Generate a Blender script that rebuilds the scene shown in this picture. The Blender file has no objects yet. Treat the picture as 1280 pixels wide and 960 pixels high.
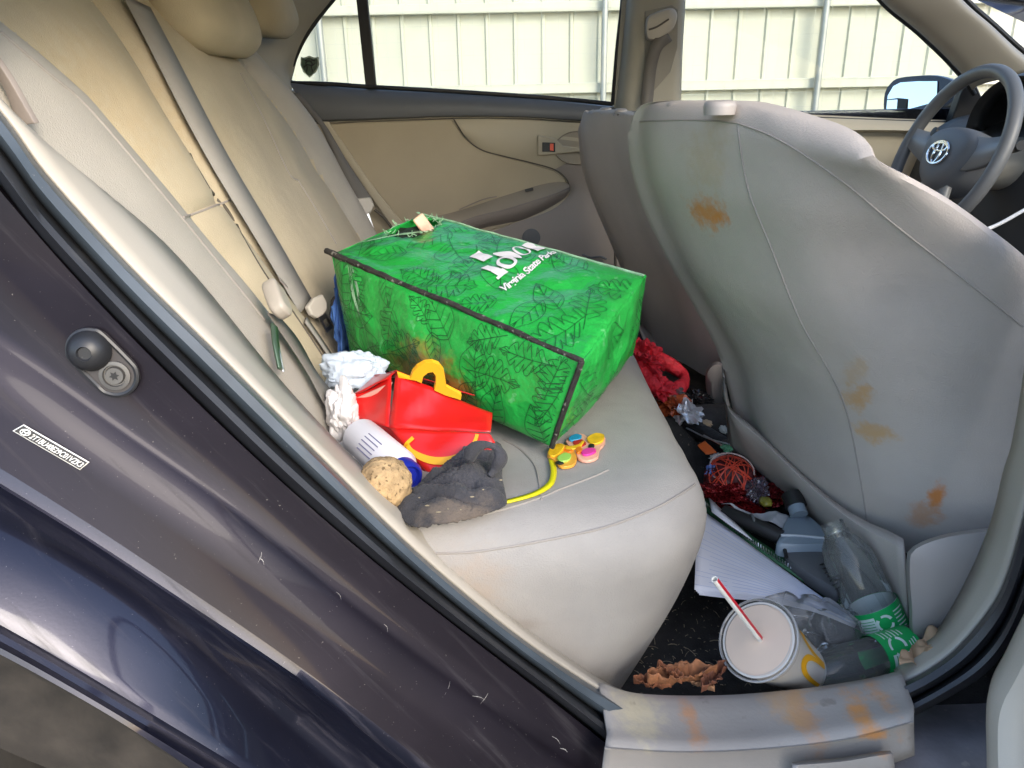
import bpy, bmesh, math, random
from mathutils import Vector, Matrix, noise
from mathutils.bvhtree import BVHTree
random.seed(7)
scene = bpy.context.scene
COL = scene.collection
R = math.radians

# ------------------------------------------------------------------ camera
F = 961.0
YAW, PITCH, ROLL = R(1.0), R(21.0), R(1.2)
CAM = Vector((0, -.65, 1.0))
fw = Vector((math.sin(YAW)*math.cos(PITCH), math.cos(YAW)*math.cos(PITCH), -math.sin(PITCH)))
rt0 = Vector((math.cos(YAW), -math.sin(YAW), 0)); up0 = rt0.cross(fw)
c_, s_ = math.cos(ROLL), math.sin(ROLL)
rt = rt0*c_ - up0*s_; up = up0*c_ + rt0*s_
cd = bpy.data.cameras.new('camera'); cam = bpy.data.objects.new('camera', cd); COL.objects.link(cam)
cd.sensor_fit = 'HORIZONTAL'; cd.sensor_width = 36; cd.lens = 36*F/1280; cd.clip_start = .02; cd.clip_end = 2000
cam.matrix_world = Matrix(((rt.x, up.x, -fw.x, CAM.x), (rt.y, up.y, -fw.y, CAM.y), (rt.z, up.z, -fw.z, CAM.z), (0, 0, 0, 1)))
scene.camera = cam

# ------------------------------------------------------------------ light
SUN_EL, SUN_AZ = R(30), R(-60)      # azimuth of the sun measured from +X towards +Y
sdir = Vector((math.cos(SUN_EL)*math.cos(SUN_AZ), math.cos(SUN_EL)*math.sin(SUN_AZ), math.sin(SUN_EL)))
w = bpy.data.worlds.new('World'); scene.world = w; w.use_nodes = True
nt = w.node_tree; bg = nt.nodes['Background']
sky = nt.nodes.new('ShaderNodeTexSky'); sky.sky_type = 'NISHITA'; sky.sun_disc = False
sky.sun_elevation = SUN_EL; sky.sun_rotation = R(90) - SUN_AZ
sky.air_density = 1.0; sky.dust_density = 1.6; sky.ozone_density = 1.0
nt.links.new(sky.outputs[0], bg.inputs[0]); bg.inputs[1].default_value = .15
sl = bpy.data.lights.new('sun', 'SUN'); sl.energy = .55; sl.angle = R(22); sl.color = (1, .92, .80)
sun = bpy.data.objects.new('sun', sl); COL.objects.link(sun)
sun.rotation_euler = (-sdir).to_track_quat('-Z', 'Y').to_euler()
scene.view_settings.view_transform = 'Standard'; scene.view_settings.look = 'None'
scene.view_settings.gamma = 1; scene.view_settings.use_curve_mapping = False
scene.view_settings.exposure = 1.82
scene.render.engine = 'CYCLES'
scene.cycles.max_bounces = 10; scene.cycles.diffuse_bounces = 5; scene.cycles.transparent_max_bounces = 24
scene.cycles.caustics_reflective = False; scene.cycles.caustics_refractive = False
scene.render.resolution_x = 1024; scene.render.resolution_y = 768

# ------------------------------------------------------------------ materials
def srgb(r, g, b):
    f = lambda c: (c/255/12.92) if c/255 <= .04045 else ((c/255+.055)/1.055)**2.4
    return (f(r), f(g), f(b))
MATS = {}
STREAK = []
def mat(name, col, rough=.6, metal=0, var=.12, vscale=6, bump=0, bscale=200, coat=0, sheen=0, emit=None, spec=.5,
        stains=(), speck=None, trans=0, wrinkle=0, wscale=12, weave=0, dust=None):
    m = bpy.data.materials.new(name); m.use_nodes = True; MATS[name] = m
    n = m.node_tree.nodes; L = m.node_tree.links; b = n['Principled BSDF']
    def N(t, **k):
        x = n.new(t)
        for a, v in k.items(): setattr(x, a, v)
        return x
    b.inputs['Roughness'].default_value = rough; b.inputs['Metallic'].default_value = metal
    b.inputs['Coat Weight'].default_value = coat; b.inputs['Coat Roughness'].default_value = .06
    if coat and 'paint' in name: b.inputs['Coat Tint'].default_value = (.74, .76, 1, 1); b.inputs['Specular Tint'].default_value = (.78, .78, 1, 1)
    b.inputs['Sheen Weight'].default_value = sheen; b.inputs['Specular IOR Level'].default_value = spec
    b.inputs['Transmission Weight'].default_value = trans
    tc = N('ShaderNodeTexCoord')
    nz = N('ShaderNodeTexNoise'); nz.inputs['Scale'].default_value = vscale; nz.inputs['Detail'].default_value = 6
    L.new(tc.outputs['Object'], nz.inputs['Vector'])
    rp = N('ShaderNodeValToRGB'); rp.color_ramp.elements[0].position = .3; rp.color_ramp.elements[1].position = .7
    rp.color_ramp.elements[0].color = tuple(c*(1-var) for c in col)+(1,)
    rp.color_ramp.elements[1].color = tuple(min(1, c*(1+var)) for c in col)+(1,)
    L.new(nz.outputs['Fac'], rp.inputs[0]); cur = rp.outputs[0]
    if stains:
        gp = N('ShaderNodeNewGeometry')
        nd = N('ShaderNodeTexNoise'); nd.inputs['Scale'].default_value = 55; nd.inputs['Detail'].default_value = 7; nd.inputs['Roughness'].default_value = .65
        L.new(tc.outputs['Object'], nd.inputs['Vector'])
        for (p, rad, sc, amt) in stains:
            if not hasattr(rad, '__len__'): rad = (rad,)*3
            su = N('ShaderNodeVectorMath', operation='SUBTRACT'); su.inputs[1].default_value = p
            L.new(gp.outputs['Position'], su.inputs[0])
            dv = N('ShaderNodeVectorMath', operation='DIVIDE'); dv.inputs[1].default_value = rad
            L.new(su.outputs[0], dv.inputs[0])
            ln = N('ShaderNodeVectorMath', operation='LENGTH'); L.new(dv.outputs[0], ln.inputs[0])
            a1 = N('ShaderNodeMath', operation='MULTIPLY_ADD'); a1.inputs[1].default_value = 2.0; a1.inputs[2].default_value = -1.0
            L.new(nd.outputs['Fac'], a1.inputs[0])
            a2 = N('ShaderNodeMath', operation='ADD'); L.new(ln.outputs['Value'], a2.inputs[0]); L.new(a1.outputs[0], a2.inputs[1])
            mr = N('ShaderNodeMapRange', interpolation_type='SMOOTHSTEP'); mr.inputs[1].default_value = 1.15; mr.inputs[2].default_value = .25
            mr.inputs[3].default_value = 0; mr.inputs[4].default_value = amt
            L.new(a2.outputs[0], mr.inputs[0])
            mx = N('ShaderNodeMix', data_type='RGBA'); L.new(mr.outputs[0], mx.inputs[0]); L.new(cur, mx.inputs[6])
            mx.inputs[7].default_value = tuple(sc)+(1,); cur = mx.outputs[2]
    if speck:   # (scale, threshold, colour, amount)
        ns = N('ShaderNodeTexNoise'); ns.inputs['Scale'].default_value = speck[0]; ns.inputs['Detail'].default_value = 3
        L.new(tc.outputs['Object'], ns.inputs['Vector'])
        mr = N('ShaderNodeMapRange'); mr.inputs[1].default_value = speck[1]; mr.inputs[2].default_value = speck[1]+.06
        mr.inputs[4].default_value = speck[3]
        L.new(ns.outputs['Fac'], mr.inputs[0])
        mx = N('ShaderNodeMix', data_type='RGBA'); L.new(mr.outputs[0], mx.inputs[0]); L.new(cur, mx.inputs[6])
        mx.inputs[7].default_value = tuple(speck[2])+(1,); cur = mx.outputs[2]
    if dust:    # streaky film along a direction: (along, across, along scale, across scale, threshold, colour, amount)
        gq = N('ShaderNodeNewGeometry'); cmb = N('ShaderNodeCombineXYZ')
        for k, (vec, scl) in enumerate(((dust[0], dust[2]), (dust[1], dust[3]))):
            dt = N('ShaderNodeVectorMath', operation='DOT_PRODUCT'); dt.inputs[1].default_value = tuple(Vector(vec)*scl)
            L.new(gq.outputs['Position'], dt.inputs[0]); L.new(dt.outputs['Value'], cmb.inputs[k])
        nq = N('ShaderNodeTexNoise'); nq.inputs['Scale'].default_value = 1; nq.inputs['Detail'].default_value = 8; nq.inputs['Roughness'].default_value = .65
        L.new(cmb.outputs[0], nq.inputs['Vector'])
        mr = N('ShaderNodeMapRange', interpolation_type='SMOOTHSTEP'); mr.inputs[1].default_value = dust[4]; mr.inputs[2].default_value = dust[4]+.25; mr.inputs[4].default_value = dust[6]
        L.new(nq.outputs['Fac'], mr.inputs[0])
        mx = N('ShaderNodeMix', data_type='RGBA'); L.new(mr.outputs[0], mx.inputs[0]); L.new(cur, mx.inputs[6]); mx.inputs[7].default_value = tuple(dust[5])+(1,); cur = mx.outputs[2]
        ro = N('ShaderNodeMapRange'); ro.inputs[2].default_value = max(.001, dust[6]); ro.inputs[3].default_value = rough; ro.inputs[4].default_value = .8
        L.new(mr.outputs[0], ro.inputs[0]); L.new(ro.outputs[0], b.inputs['Roughness'])
        cw = N('ShaderNodeMapRange'); cw.inputs[2].default_value = max(.001, dust[6]); cw.inputs[3].default_value = coat; cw.inputs[4].default_value = coat*.3
        L.new(mr.outputs[0], cw.inputs[0]); L.new(cw.outputs[0], b.inputs['Coat Weight'])
    L.new(cur, b.inputs['Base Color'])
    if emit: b.inputs['Emission Color'].default_value = emit[0]+(1,); b.inputs['Emission Strength'].default_value = emit[1]
    prev = None
    if wrinkle:
        n2 = N('ShaderNodeTexNoise'); n2.inputs['Scale'].default_value = wscale; n2.inputs['Detail'].default_value = 3
        L.new(tc.outputs['Object'], n2.inputs['Vector'])
        bp = N('ShaderNodeBump'); bp.inputs['Strength'].default_value = wrinkle; bp.inputs['Distance'].default_value = .02
        L.new(n2.outputs['Fac'], bp.inputs['Height']); prev = bp.outputs[0]
    if bump:
        n3 = N('ShaderNodeTexNoise'); n3.inputs['Scale'].default_value = bscale; n3.inputs['Detail'].default_value = 2
        L.new(tc.outputs['Object'], n3.inputs['Vector'])
        b3 = N('ShaderNodeBump'); b3.inputs['Strength'].default_value = bump; b3.inputs['Distance'].default_value = .002
        L.new(n3.outputs['Fac'], b3.inputs['Height'])
        if prev: L.new(prev, b3.inputs['Normal'])
        prev = b3.outputs[0]
    if weave:
        wv = N('ShaderNodeTexChecker'); wv.inputs['Scale'].default_value = weave
        L.new(tc.outputs['Object'], wv.inputs['Vector'])
        b4 = N('ShaderNodeBump'); b4.inputs['Strength'].default_value = .25; b4.inputs['Distance'].default_value = .001
        L.new(wv.outputs['Fac'], b4.inputs['Height'])
        if prev: L.new(prev, b4.inputs['Normal'])
        prev = b4.outputs[0]
    if prev: L.new(prev, b.inputs['Normal'])
    return m
def clear(name, tint, gloss=.25, rough=.05, cover=0, ccol=(.8, .8, .8)):
    """thin clear plastic / glass: tinted transparency under a fresnel gloss"""
    m = bpy.data.materials.new(name); m.use_nodes = True; n = m.node_tree.nodes; L = m.node_tree.links
    n.remove(n['Principled BSDF']); out = n['Material Output']
    t = n.new('ShaderNodeBsdfTransparent'); t.inputs[0].default_value = tuple(tint)+(1,)
    g = n.new('ShaderNodeBsdfGlossy'); g.inputs['Roughness'].default_value = rough
    lw = n.new('ShaderNodeLayerWeight'); lw.inputs[0].default_value = gloss
    mx = n.new('ShaderNodeMixShader'); L.new(lw.outputs['Fresnel'], mx.inputs[0]); L.new(t.outputs[0], mx.inputs[1]); L.new(g.outputs[0], mx.inputs[2])
    res = mx.outputs[0]
    if cover:
        d = n.new('ShaderNodeBsdfDiffuse'); d.inputs[0].default_value = tuple(ccol)+(1,)
        m2 = n.new('ShaderNodeMixShader'); m2.inputs[0].default_value = cover; L.new(res, m2.inputs[1]); L.new(d.outputs[0], m2.inputs[2]); res = m2.outputs[0]
    L.new(res, out.inputs['Surface'])
    return m

# ------------------------------------------------------------------ geometry helpers
def ray(px, py):
    return fw + rt*((px-640)/F) + up*((480-py)/F)
def U(px, py, x=None, y=None, z=None):
    d = ray(px, py)
    if x is not None: t = (x-CAM.x)/d.x
    elif y is not None: t = (y-CAM.y)/d.y
    else: t = (z-CAM.z)/d.z
    return CAM + d*t
SURF = {}
def hit(names, px, py, off=.0, fall=None):
    d = ray(px, py).normalized(); best = None
    for nme in ([names] if isinstance(names, str) else names):
        p, nn, i, t = SURF[nme].ray_cast(CAM, d)
        if p is not None and (best is None or t < best[0]):
            if nn.dot(d) > 0: nn = -nn
            best = (t, p + nn*off, nn)
    if best is None:
        if fall is not None: return U(px, py, **fall), -d
        return None, None
    return best[1], best[2]
def tag(o, label=None, cat=None, group=None, kind=None):
    for k, v in (('label', label), ('category', cat), ('group', group), ('kind', kind)):
        if v: o[k] = v
    return o
def thing(name, loc, label, cat, group=None):
    o = bpy.data.objects.new(name, None); COL.objects.link(o); o.location = loc; o.empty_display_size = .05
    return tag(o, label, cat, group)
def wloc(o):
    v = Vector((0, 0, 0))
    while o: v = v + Vector(o.location); o = o.parent
    return v
def ob(name, verts, faces, m, parent=None, smooth=True, solid=0, soff=0, bevel=0, sub=0, ang=45, mats=None, fm=None, surf=None):
    verts = [Vector(v) for v in verts]
    if surf: SURF[surf] = BVHTree.FromPolygons(verts, faces)
    if parent is None:
        xs = [v.x for v in verts]; ys = [v.y for v in verts]; zs = [v.z for v in verts]
        o0 = Vector(((min(xs)+max(xs))/2, (min(ys)+max(ys))/2, min(zs)))
    else: o0 = wloc(parent)
    me = bpy.data.meshes.new(name); me.from_pydata([tuple(v-o0) for v in verts], [], faces); me.update()
    bm = bmesh.new(); bm.from_mesh(me); bmesh.ops.recalc_face_normals(bm, faces=bm.faces); bm.to_mesh(me); bm.free()
    if mats:
        for q in mats: me.materials.append(q)
        for i, k in enumerate(fm): me.polygons[i].material_index = k
    else: me.materials.append(m)
    if smooth:
        me.polygons.foreach_set('use_smooth', [True]*len(me.polygons)); me.set_sharp_from_angle(angle=R(ang))
    o = bpy.data.objects.new(name, me); COL.objects.link(o)
    if parent is None: o.location = o0
    else: o.parent = parent
    if solid:
        q = o.modifiers.new('thick', 'SOLIDIFY'); q.thickness = solid; q.offset = soff
    if bevel:
        q = o.modifiers.new('bevel', 'BEVEL'); q.width = bevel; q.segments = 3; q.limit_method = 'ANGLE'; q.angle_limit = R(35)
    if sub:
        q = o.modifiers.new('sub', 'SUBSURF'); q.levels = sub; q.render_levels = sub
    return o
class MB:
    def __init__(s): s.v = []; s.f = []
    def add(s, v, f):
        k = len(s.v); s.v += [Vector(a) for a in v]; s.f += [tuple(i+k for i in q) for q in f]; return s
    def ob(s, name, m, parent=None, **k): return ob(name, s.v, s.f, m, parent, **k)
def crv(pts, n, closed=False, even=True):
    """Catmull-Rom through points (tuples or Vectors of any size), resampled to n"""
    P = [Vector(p) for p in pts]; N = len(P)
    if N == 2: P = [P[0], P[0].lerp(P[1], .5), P[1]]; N = 3
    out = []; K = 12
    rng = range(N) if closed else range(N-1)
    for i in rng:
        if closed: a, b, c, d = P[(i-1) % N], P[i], P[(i+1) % N], P[(i+2) % N]
        else:
            b, c = P[i], P[i+1]; a = P[i-1] if i else b*2-c; d = P[i+2] if i+2 < N else c*2-b
        for k in range(K):
            t = k/K
            out.append(.5*((2*b)+(c-a)*t+(2*a-5*b+4*c-d)*t*t+(3*b-a-3*c+d)*t*t*t))
    out.append(P[0].copy() if closed else P[-1].copy())
    if not even: return out
    Ls = [0]
    for i in range(1, len(out)): Ls.append(Ls[-1]+(out[i]-out[i-1]).length)
    res = []; j = 0; cnt = n if closed else n-1
    for k in range(n):
        s = Ls[-1]*k/max(1, cnt)
        while j < len(Ls)-2 and Ls[j+1] < s: j += 1
        dl = Ls[j+1]-Ls[j]; t = (s-Ls[j])/dl if dl > 1e-12 else 0
        res.append(out[j].lerp(out[j+1], min(1, max(0, t))))
    return res
def lin(pts, n):
    P = [Vector(p) for p in pts]; P.append(P[0]); Ls = [0]
    for a, b in zip(P, P[1:]): Ls.append(Ls[-1]+(b-a).length)
    out = []; j = 0
    for k in range(n):
        q = Ls[-1]*k/n
        while Ls[j+1] < q: j += 1
        out.append(P[j].lerp(P[j+1], (q-Ls[j])/max(1e-9, Ls[j+1]-Ls[j])))
    return out
def gridf(nr, nc, closed=False):
    f = []
    for i in range(nr-1):
        for j in range(nc if closed else nc-1):
            a = i*nc+j; b = i*nc+(j+1) % nc; f.append((a, b, b+nc, a+nc))
    return f
def loft(rows, nu, nv=None, closed=False, cap=False):
    """rows: polylines in 3D. each resampled to nu, then splined across to nv rows"""
    rs = [crv(r, nu, closed) for r in rows]
    if nv:
        cols = [crv([r[i] for r in rs], nv, even=len(rs) > 2) for i in range(nu)]
        rs = [[cols[i][k] for i in range(nu)] for k in range(nv)]
    v = [p for r in rs for p in r]; f = gridf(len(rs), nu, closed)
    if cap: f += [tuple(range(nu)), tuple(range(len(v)-nu, len(v)))]
    return v, f
def band(A, B, prof, nu=60):
    """strip between two traced polylines; prof = [(t, y)] puts each line of the strip at its own depth"""
    a = crv(A, nu); b = crv(B, nu)
    rows = [[U(*(a[i].lerp(b[i], t)), y=y) for i in range(nu)] for t, y in prof]
    return [p for r in rows for p in r], gridf(len(rows), nu)
def tube(pts, r, n=8, k=None, closed=False, caps=True, flat=None):
    P = crv(pts, k or max(8, len(pts)*6), closed) if k != 0 else [Vector(p) for p in pts]
    M = len(P); v = []
    T0 = (P[1]-P[0]).normalized(); nr = T0.orthogonal().normalized()
    for i, p in enumerate(P):
        t = (P[(i+1) % M]-P[i-1]) if closed else (P[min(M-1, i+1)]-P[max(0, i-1)])
        t = t.normalized() if t.length > 1e-9 else T0
        nr = (nr-t*nr.dot(t)); nr = nr.normalized() if nr.length > 1e-6 else t.orthogonal().normalized(); bi = t.cross(nr)
        rr = r(i/(M-1)) if callable(r) else r
        for j in range(n):
            a = 2*math.pi*j/n; v.append(p+nr*math.cos(a)*rr+bi*math.sin(a)*rr)
    f = gridf(M, n, True)
    if closed: f += [((M-1)*n+j, (M-1)*n+(j+1) % n, (j+1) % n, j) for j in range(n)]
    elif caps: f += [tuple(range(n)), tuple(range((M-1)*n, M*n))]
    return v, f
def lathe(prof, base, axis, n=32, capb=True, capt=True):
    ax = Vector(axis).normalized(); e1 = ax.orthogonal().normalized(); e2 = ax.cross(e1); v = []
    for (r, h) in prof:
        for j in range(n):
            a = 2*math.pi*j/n; v.append(Vector(base)+ax*h+(e1*math.cos(a)+e2*math.sin(a))*r)
    f = gridf(len(prof), n, True)
    if capb: f.append(tuple(range(n)))
    if capt: f.append(tuple(range((len(prof)-1)*n, len(prof)*n)))
    return v, f
def prism(poly, d):
    """polygon of 3D points pushed along vector d"""
    P = [Vector(p) for p in poly]; n = len(P); d = Vector(d)
    return P+[p+d for p in P], [tuple(range(n)), tuple(range(2*n-1, n-1, -1))]+[(i, (i+1) % n, n+(i+1) % n, n+i) for i in range(n)]
def box(c, s, rot=None):
    v = []
    for x in (-.5, .5):
        for y in (-.5, .5):
            for z in (-.5, .5):
                q = Vector((x*s[0], y*s[1], z*s[2]))
                if rot: q = rot @ q
                v.append(Vector(c)+q)
    return v, [(0, 1, 3, 2), (4, 6, 7, 5), (0, 4, 5, 1), (2, 3, 7, 6), (0, 2, 6, 4), (1, 5, 7, 3)]
def slab(px, y, th, **k):
    """traced outline on the plane y, th thick towards +y"""
    return prism([U(*p, y=y) for p in px], (0, th, 0))
def frame(n, upv):
    n = Vector(n).normalized(); x = Vector(upv).cross(n).normalized(); return x, n.cross(x), n
def ribbon(pts, nrm, wd, k=None):
    P = crv(pts, k or len(pts)*6) if k != 0 else [Vector(p) for p in pts]; v = []
    for i, p in enumerate(P):
        t = (P[min(len(P)-1, i+1)]-P[max(0, i-1)]).normalized()
        nn = nrm(i/(len(P)-1)) if callable(nrm) else Vector(nrm)
        s = t.cross(nn).normalized(); ww = wd(i/(len(P)-1)) if callable(wd) else wd
        v += [p-s*ww/2, p+s*ww/2]
    return v, [(2*i, 2*i+1, 2*i+3, 2*i+2) for i in range(len(P)-1)]
def blob(c, r, seed=0, amp=.3, sc=2.5, lev=4, rot=None, fold=0):
    bm = bmesh.new(); bmesh.ops.create_icosphere(bm, subdivisions=lev, radius=1)
    v = []
    for q in bm.verts:
        p = q.co.copy(); k = 1+amp*noise.noise(p*sc+Vector((seed*7.1, seed*3.3, 0)))
        if fold: k += fold*(abs(noise.noise(p*sc*2+Vector((seed, 9, 2))))-.25)+fold*.5*abs(noise.noise(p*sc*5+Vector((seed, 1, 7))))
        p = Vector((p.x*r[0], p.y*r[1], p.z*r[2]))*k
        if rot: p = rot @ p
        v.append(Vector(c)+p)
    f = [tuple(x.index for x in q.verts) for q in bm.faces]; bm.free(); return v, f
def sheet(corners, n=24, seed=0, amp=.01, sc=18, m=None):
    """crumpled sheet over four 3D corners (a b c d)"""
    a, b, c, d = [Vector(p) for p in corners]; nn = (b-a).cross(d-a).normalized(); v = []; m = m or n
    for i in range(m+1):
        for j in range(n+1):
            s, t = j/n, i/m; p = a.lerp(b, s).lerp(d.lerp(c, s), t)
            q = p*sc+Vector((seed*5.7, seed, 0))
            h = abs(noise.noise(q))*1.6-.4+.5*abs(noise.noise(q*2.3))
            v.append(p+nn*amp*h+Vector((noise.noise(q+Vector((5, 0, 0))), noise.noise(q+Vector((0, 5, 0))), 0))*amp*.5)
    return v, gridf(m+1, n+1)
def text_mesh(s, size=1, shear=0, extr=0, bold=0, space=1):
    cu = bpy.data.curves.new('lettering', 'FONT'); cu.body = s; cu.size = size; cu.shear = shear; cu.offset = bold; cu.space_character = space
    cu.resolution_u = 3
    o = bpy.data.objects.new('lettering', cu); COL.objects.link(o)
    dg = bpy.context.evaluated_depsgraph_get(); me = bpy.data.meshes.new_from_object(o.evaluated_get(dg))
    v = [x.co.copy() for x in me.vertices]; f = [tuple(p.vertices) for p in me.polygons]
    bpy.data.objects.remove(o); bpy.data.curves.remove(cu); bpy.data.meshes.remove(me); return v, f
def bez_leaf(n=10): return [(i/n, math.sin(math.pi*(i/n)**.8)) for i in range(n+1)]
exec_order = None

# ================================================================== MATERIALS USED
S3 = lambda *a: srgb(*a)
m_asphalt = mat('asphalt', (.10, .095, .088), .9, var=.35, vscale=9, bump=.6, bscale=60, speck=(90, .62, (.13, .12, .11), .6))
m_fence = mat('painted sheet metal', (.60, .60, .50), .5, var=.05, vscale=1.2)
m_galv = mat('galvanised steel', (.42, .43, .41), .45, metal=.4, var=.1)
m_paint = mat('dusty dark metallic paint', (.010, .011, .017), .28, metal=.0, var=.3, vscale=5, coat=.6, spec=.3, bump=.04, bscale=300,
              speck=(420, .70, (.20, .19, .18), .5), dust=((.60, .05, -.80), (.80, .3, .60), 5, 70, .50, (.15, .14, .14), .28))
m_jamb = mat('unwaxed dark jamb paint', (.010, .008, .011), .42, metal=.0, var=.35, vscale=7, coat=.12, spec=.2, speck=(420, .71, (.25, .23, .2), .5), dust=((.60, .05, -.80), (.80, .3, .60), 5, 70, .53, (.15, .14, .14), .22))
m_dust = mat('dust caked sill paint', (.20, .185, .195), .75, var=.35, vscale=14, bump=.2, bscale=160, speck=(60, .62, (.3, .27, .25), .6))
m_dirt = mat('mud stained black plastic', (.032, .027, .022), .8, var=.55, vscale=22, bump=.4, bscale=90)
m_rubber = mat('black rubber', (.022, .023, .026), .42, var=.25, vscale=20, speck=(380, .72, (.3, .3, .28), .4), dust=((.60, .05, -.80), (.80, .3, .60), 6, 60, .56, (.14, .135, .125), .4))
m_ruboff = mat('weathered blue grey rubber', (.055, .070, .085), .36, var=.3, vscale=12, speck=(330, .72, (.35, .34, .3), .45), dust=((.60, .05, -.80), (.80, .3, .60), 7, 90, .56, (.20, .20, .19), .4))
m_black = mat('black plastic', (.012, .012, .013), .5, var=.2)
m_seal = mat('black window seal', (.010, .010, .011), .55)
m_cream = mat('cream trim plastic', (.43, .395, .335), .48, var=.04, bump=.08, bscale=500)
m_scuff = mat('scuffed grey sill plastic', (.30, .275, .25), .42, var=.10, vscale=9, bump=.15, bscale=250,
    stains=[(U(865, 895, y=-.03), (.012, .05, .022), (.50, .22, .08), .65), (U(1005, 898, y=-.03), (.016, .05, .025), (.50, .24, .09), .6),
            (U(1085, 905, y=-.05), (.018, .05, .010), (.6, .25, .05), .8), (U(800, 885, y=-.02), (.03, .05, .03), (.5, .43, .28), .7),
            (U(1105, 885, y=-.03), (.012, .05, .015), (.6, .25, .06), .6), (U(980, 870, y=0), (.03, .05, .015), (.5, .3, .14), .6)],
    speck=(38, .66, (.14, .12, .10), .5))
m_fab = mat('beige seat cloth', (.43, .37, .265), .92, var=.09, vscale=7, bump=.35, bscale=600, sheen=.05, wrinkle=.25, wscale=9, stains=[(U(150, 130, y=.4), (.09, .2, .12), (.42, .33, .20), .5), (U(270, 190, y=.6), (.05, .1, .08), (.42, .34, .22), .4), (U(215, 330, y=.4), (.05, .2, .04), (.38, .30, .20), .4)])
m_bolster = mat('grey beige seat side cloth', (.37, .345, .30), .92, var=.08, vscale=7, bump=.35, bscale=600, sheen=.05, wrinkle=.2, wscale=8)
m_fabc = mat('grey cushion cloth', (.325, .308, .288), .92, var=.10, vscale=9, bump=.35, bscale=600, sheen=.05, wrinkle=.25, wscale=9,
    stains=[(U(722, 770, y=.05), .006, (.22, .07, .03), .9), (U(695, 778, y=.05), .004, (.25, .1, .05), .8), (U(600, 712, y=.05), (.04, .05, .05), (.36, .29, .23), .55),
            (U(640, 770, y=.05), (.05, .05, .012), (.25, .22, .19), .5), (U(740, 838, y=.08), (.06, .06, .015), (.2, .18, .16), .55),
            (U(670, 600, z=.58), (.05, .05, .05), (.30, .28, .255), .6), (U(610, 620, z=.58), (.06, .06, .05), (.28, .26, .24), .5)])
m_fabf = mat('grey front seat cloth', (.43, .385, .35), .93, var=.09, vscale=7, bump=.35, bscale=600, sheen=.05, wrinkle=.3, wscale=7,
    stains=[(U(888, 262, x=.285), (.03, .06, .03), (.50, .20, .045), .9), (U(903, 282, x=.285), (.012, .05, .014), (.55, .20, .03), .7),
            (U(880, 205, x=.26), (.03, .06, .05), (.40, .30, .17), .4),
            (U(1075, 505, y=.24), (.016, .05, .03), (.48, .28, .10), .8), (U(1095, 545, y=.24), (.025, .05, .018), (.48, .29, .11), .75),
            (U(1065, 460, y=.25), (.012, .05, .03), (.45, .30, .15), .5),
            (U(1172, 622, y=.2), (.011, .05, .022), (.55, .20, .045), .95), (U(1160, 650, y=.2), (.02, .05, .025), (.48, .22, .08), .6)])
m_belt = mat('grey seat belt webbing', (.25, .238, .22), .6, var=.05, weave=420)
m_beltd = mat('dark grey seat belt webbing', (.14, .13, .115), .6, var=.05, weave=420)
m_beige = mat('beige door trim', (.44, .385, .28), .62, var=.04, bump=.12, bscale=400)
m_insert = mat('tan door insert cloth', (.40, .34, .24), .85, var=.05, bump=.2, bscale=700)
m_lower = mat('taupe lower door plastic', (.26, .225, .20), .55, var=.06, bump=.12, bscale=400)
m_dgrey = mat('dark grey door top plastic', (.100, .106, .115), .5, var=.08, bump=.15, bscale=500)
m_pillar = mat('grey pillar trim', (.34, .32, .26), .7, var=.04, bump=.15, bscale=600)
m_wheel = mat('grey steering wheel vinyl', (.14, .142, .145), .42, var=.06, bump=.1, bscale=500)
m_dash = mat('charcoal dashboard plastic', (.045, .045, .046), .55, var=.1, bump=.15, bscale=500)
m_chrome = mat('bright chrome', (.75, .76, .78), .15, metal=1, var=.02)
m_steel = mat('worn steel', (.55, .56, .58), .28, metal=1, var=.1)
m_carpet = mat('dark floor carpet', (.030, .028, .027), .95, var=.4, vscale=40, bump=.8, bscale=350, speck=(130, .66, (.22, .18, .14), .6))
m_glass = clear('window glass', (.83, .86, .85), .15, .02)
m_seam = mat('seam thread', (.30, .275, .25), .9)
m_gap = mat('gap shade and dark joints', (.10, .088, .072), .95)  # tone of dark joints, and of the shade painted along the seat gap

# ================================================================== SETTING
gv = [(-400, -400, 0), (400, -400, 0), (400, 400, 0), (-400, 400, 0)]
tag(ob('ground', gv, [(0, 1, 2, 3)], m_asphalt), kind='structure')

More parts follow.
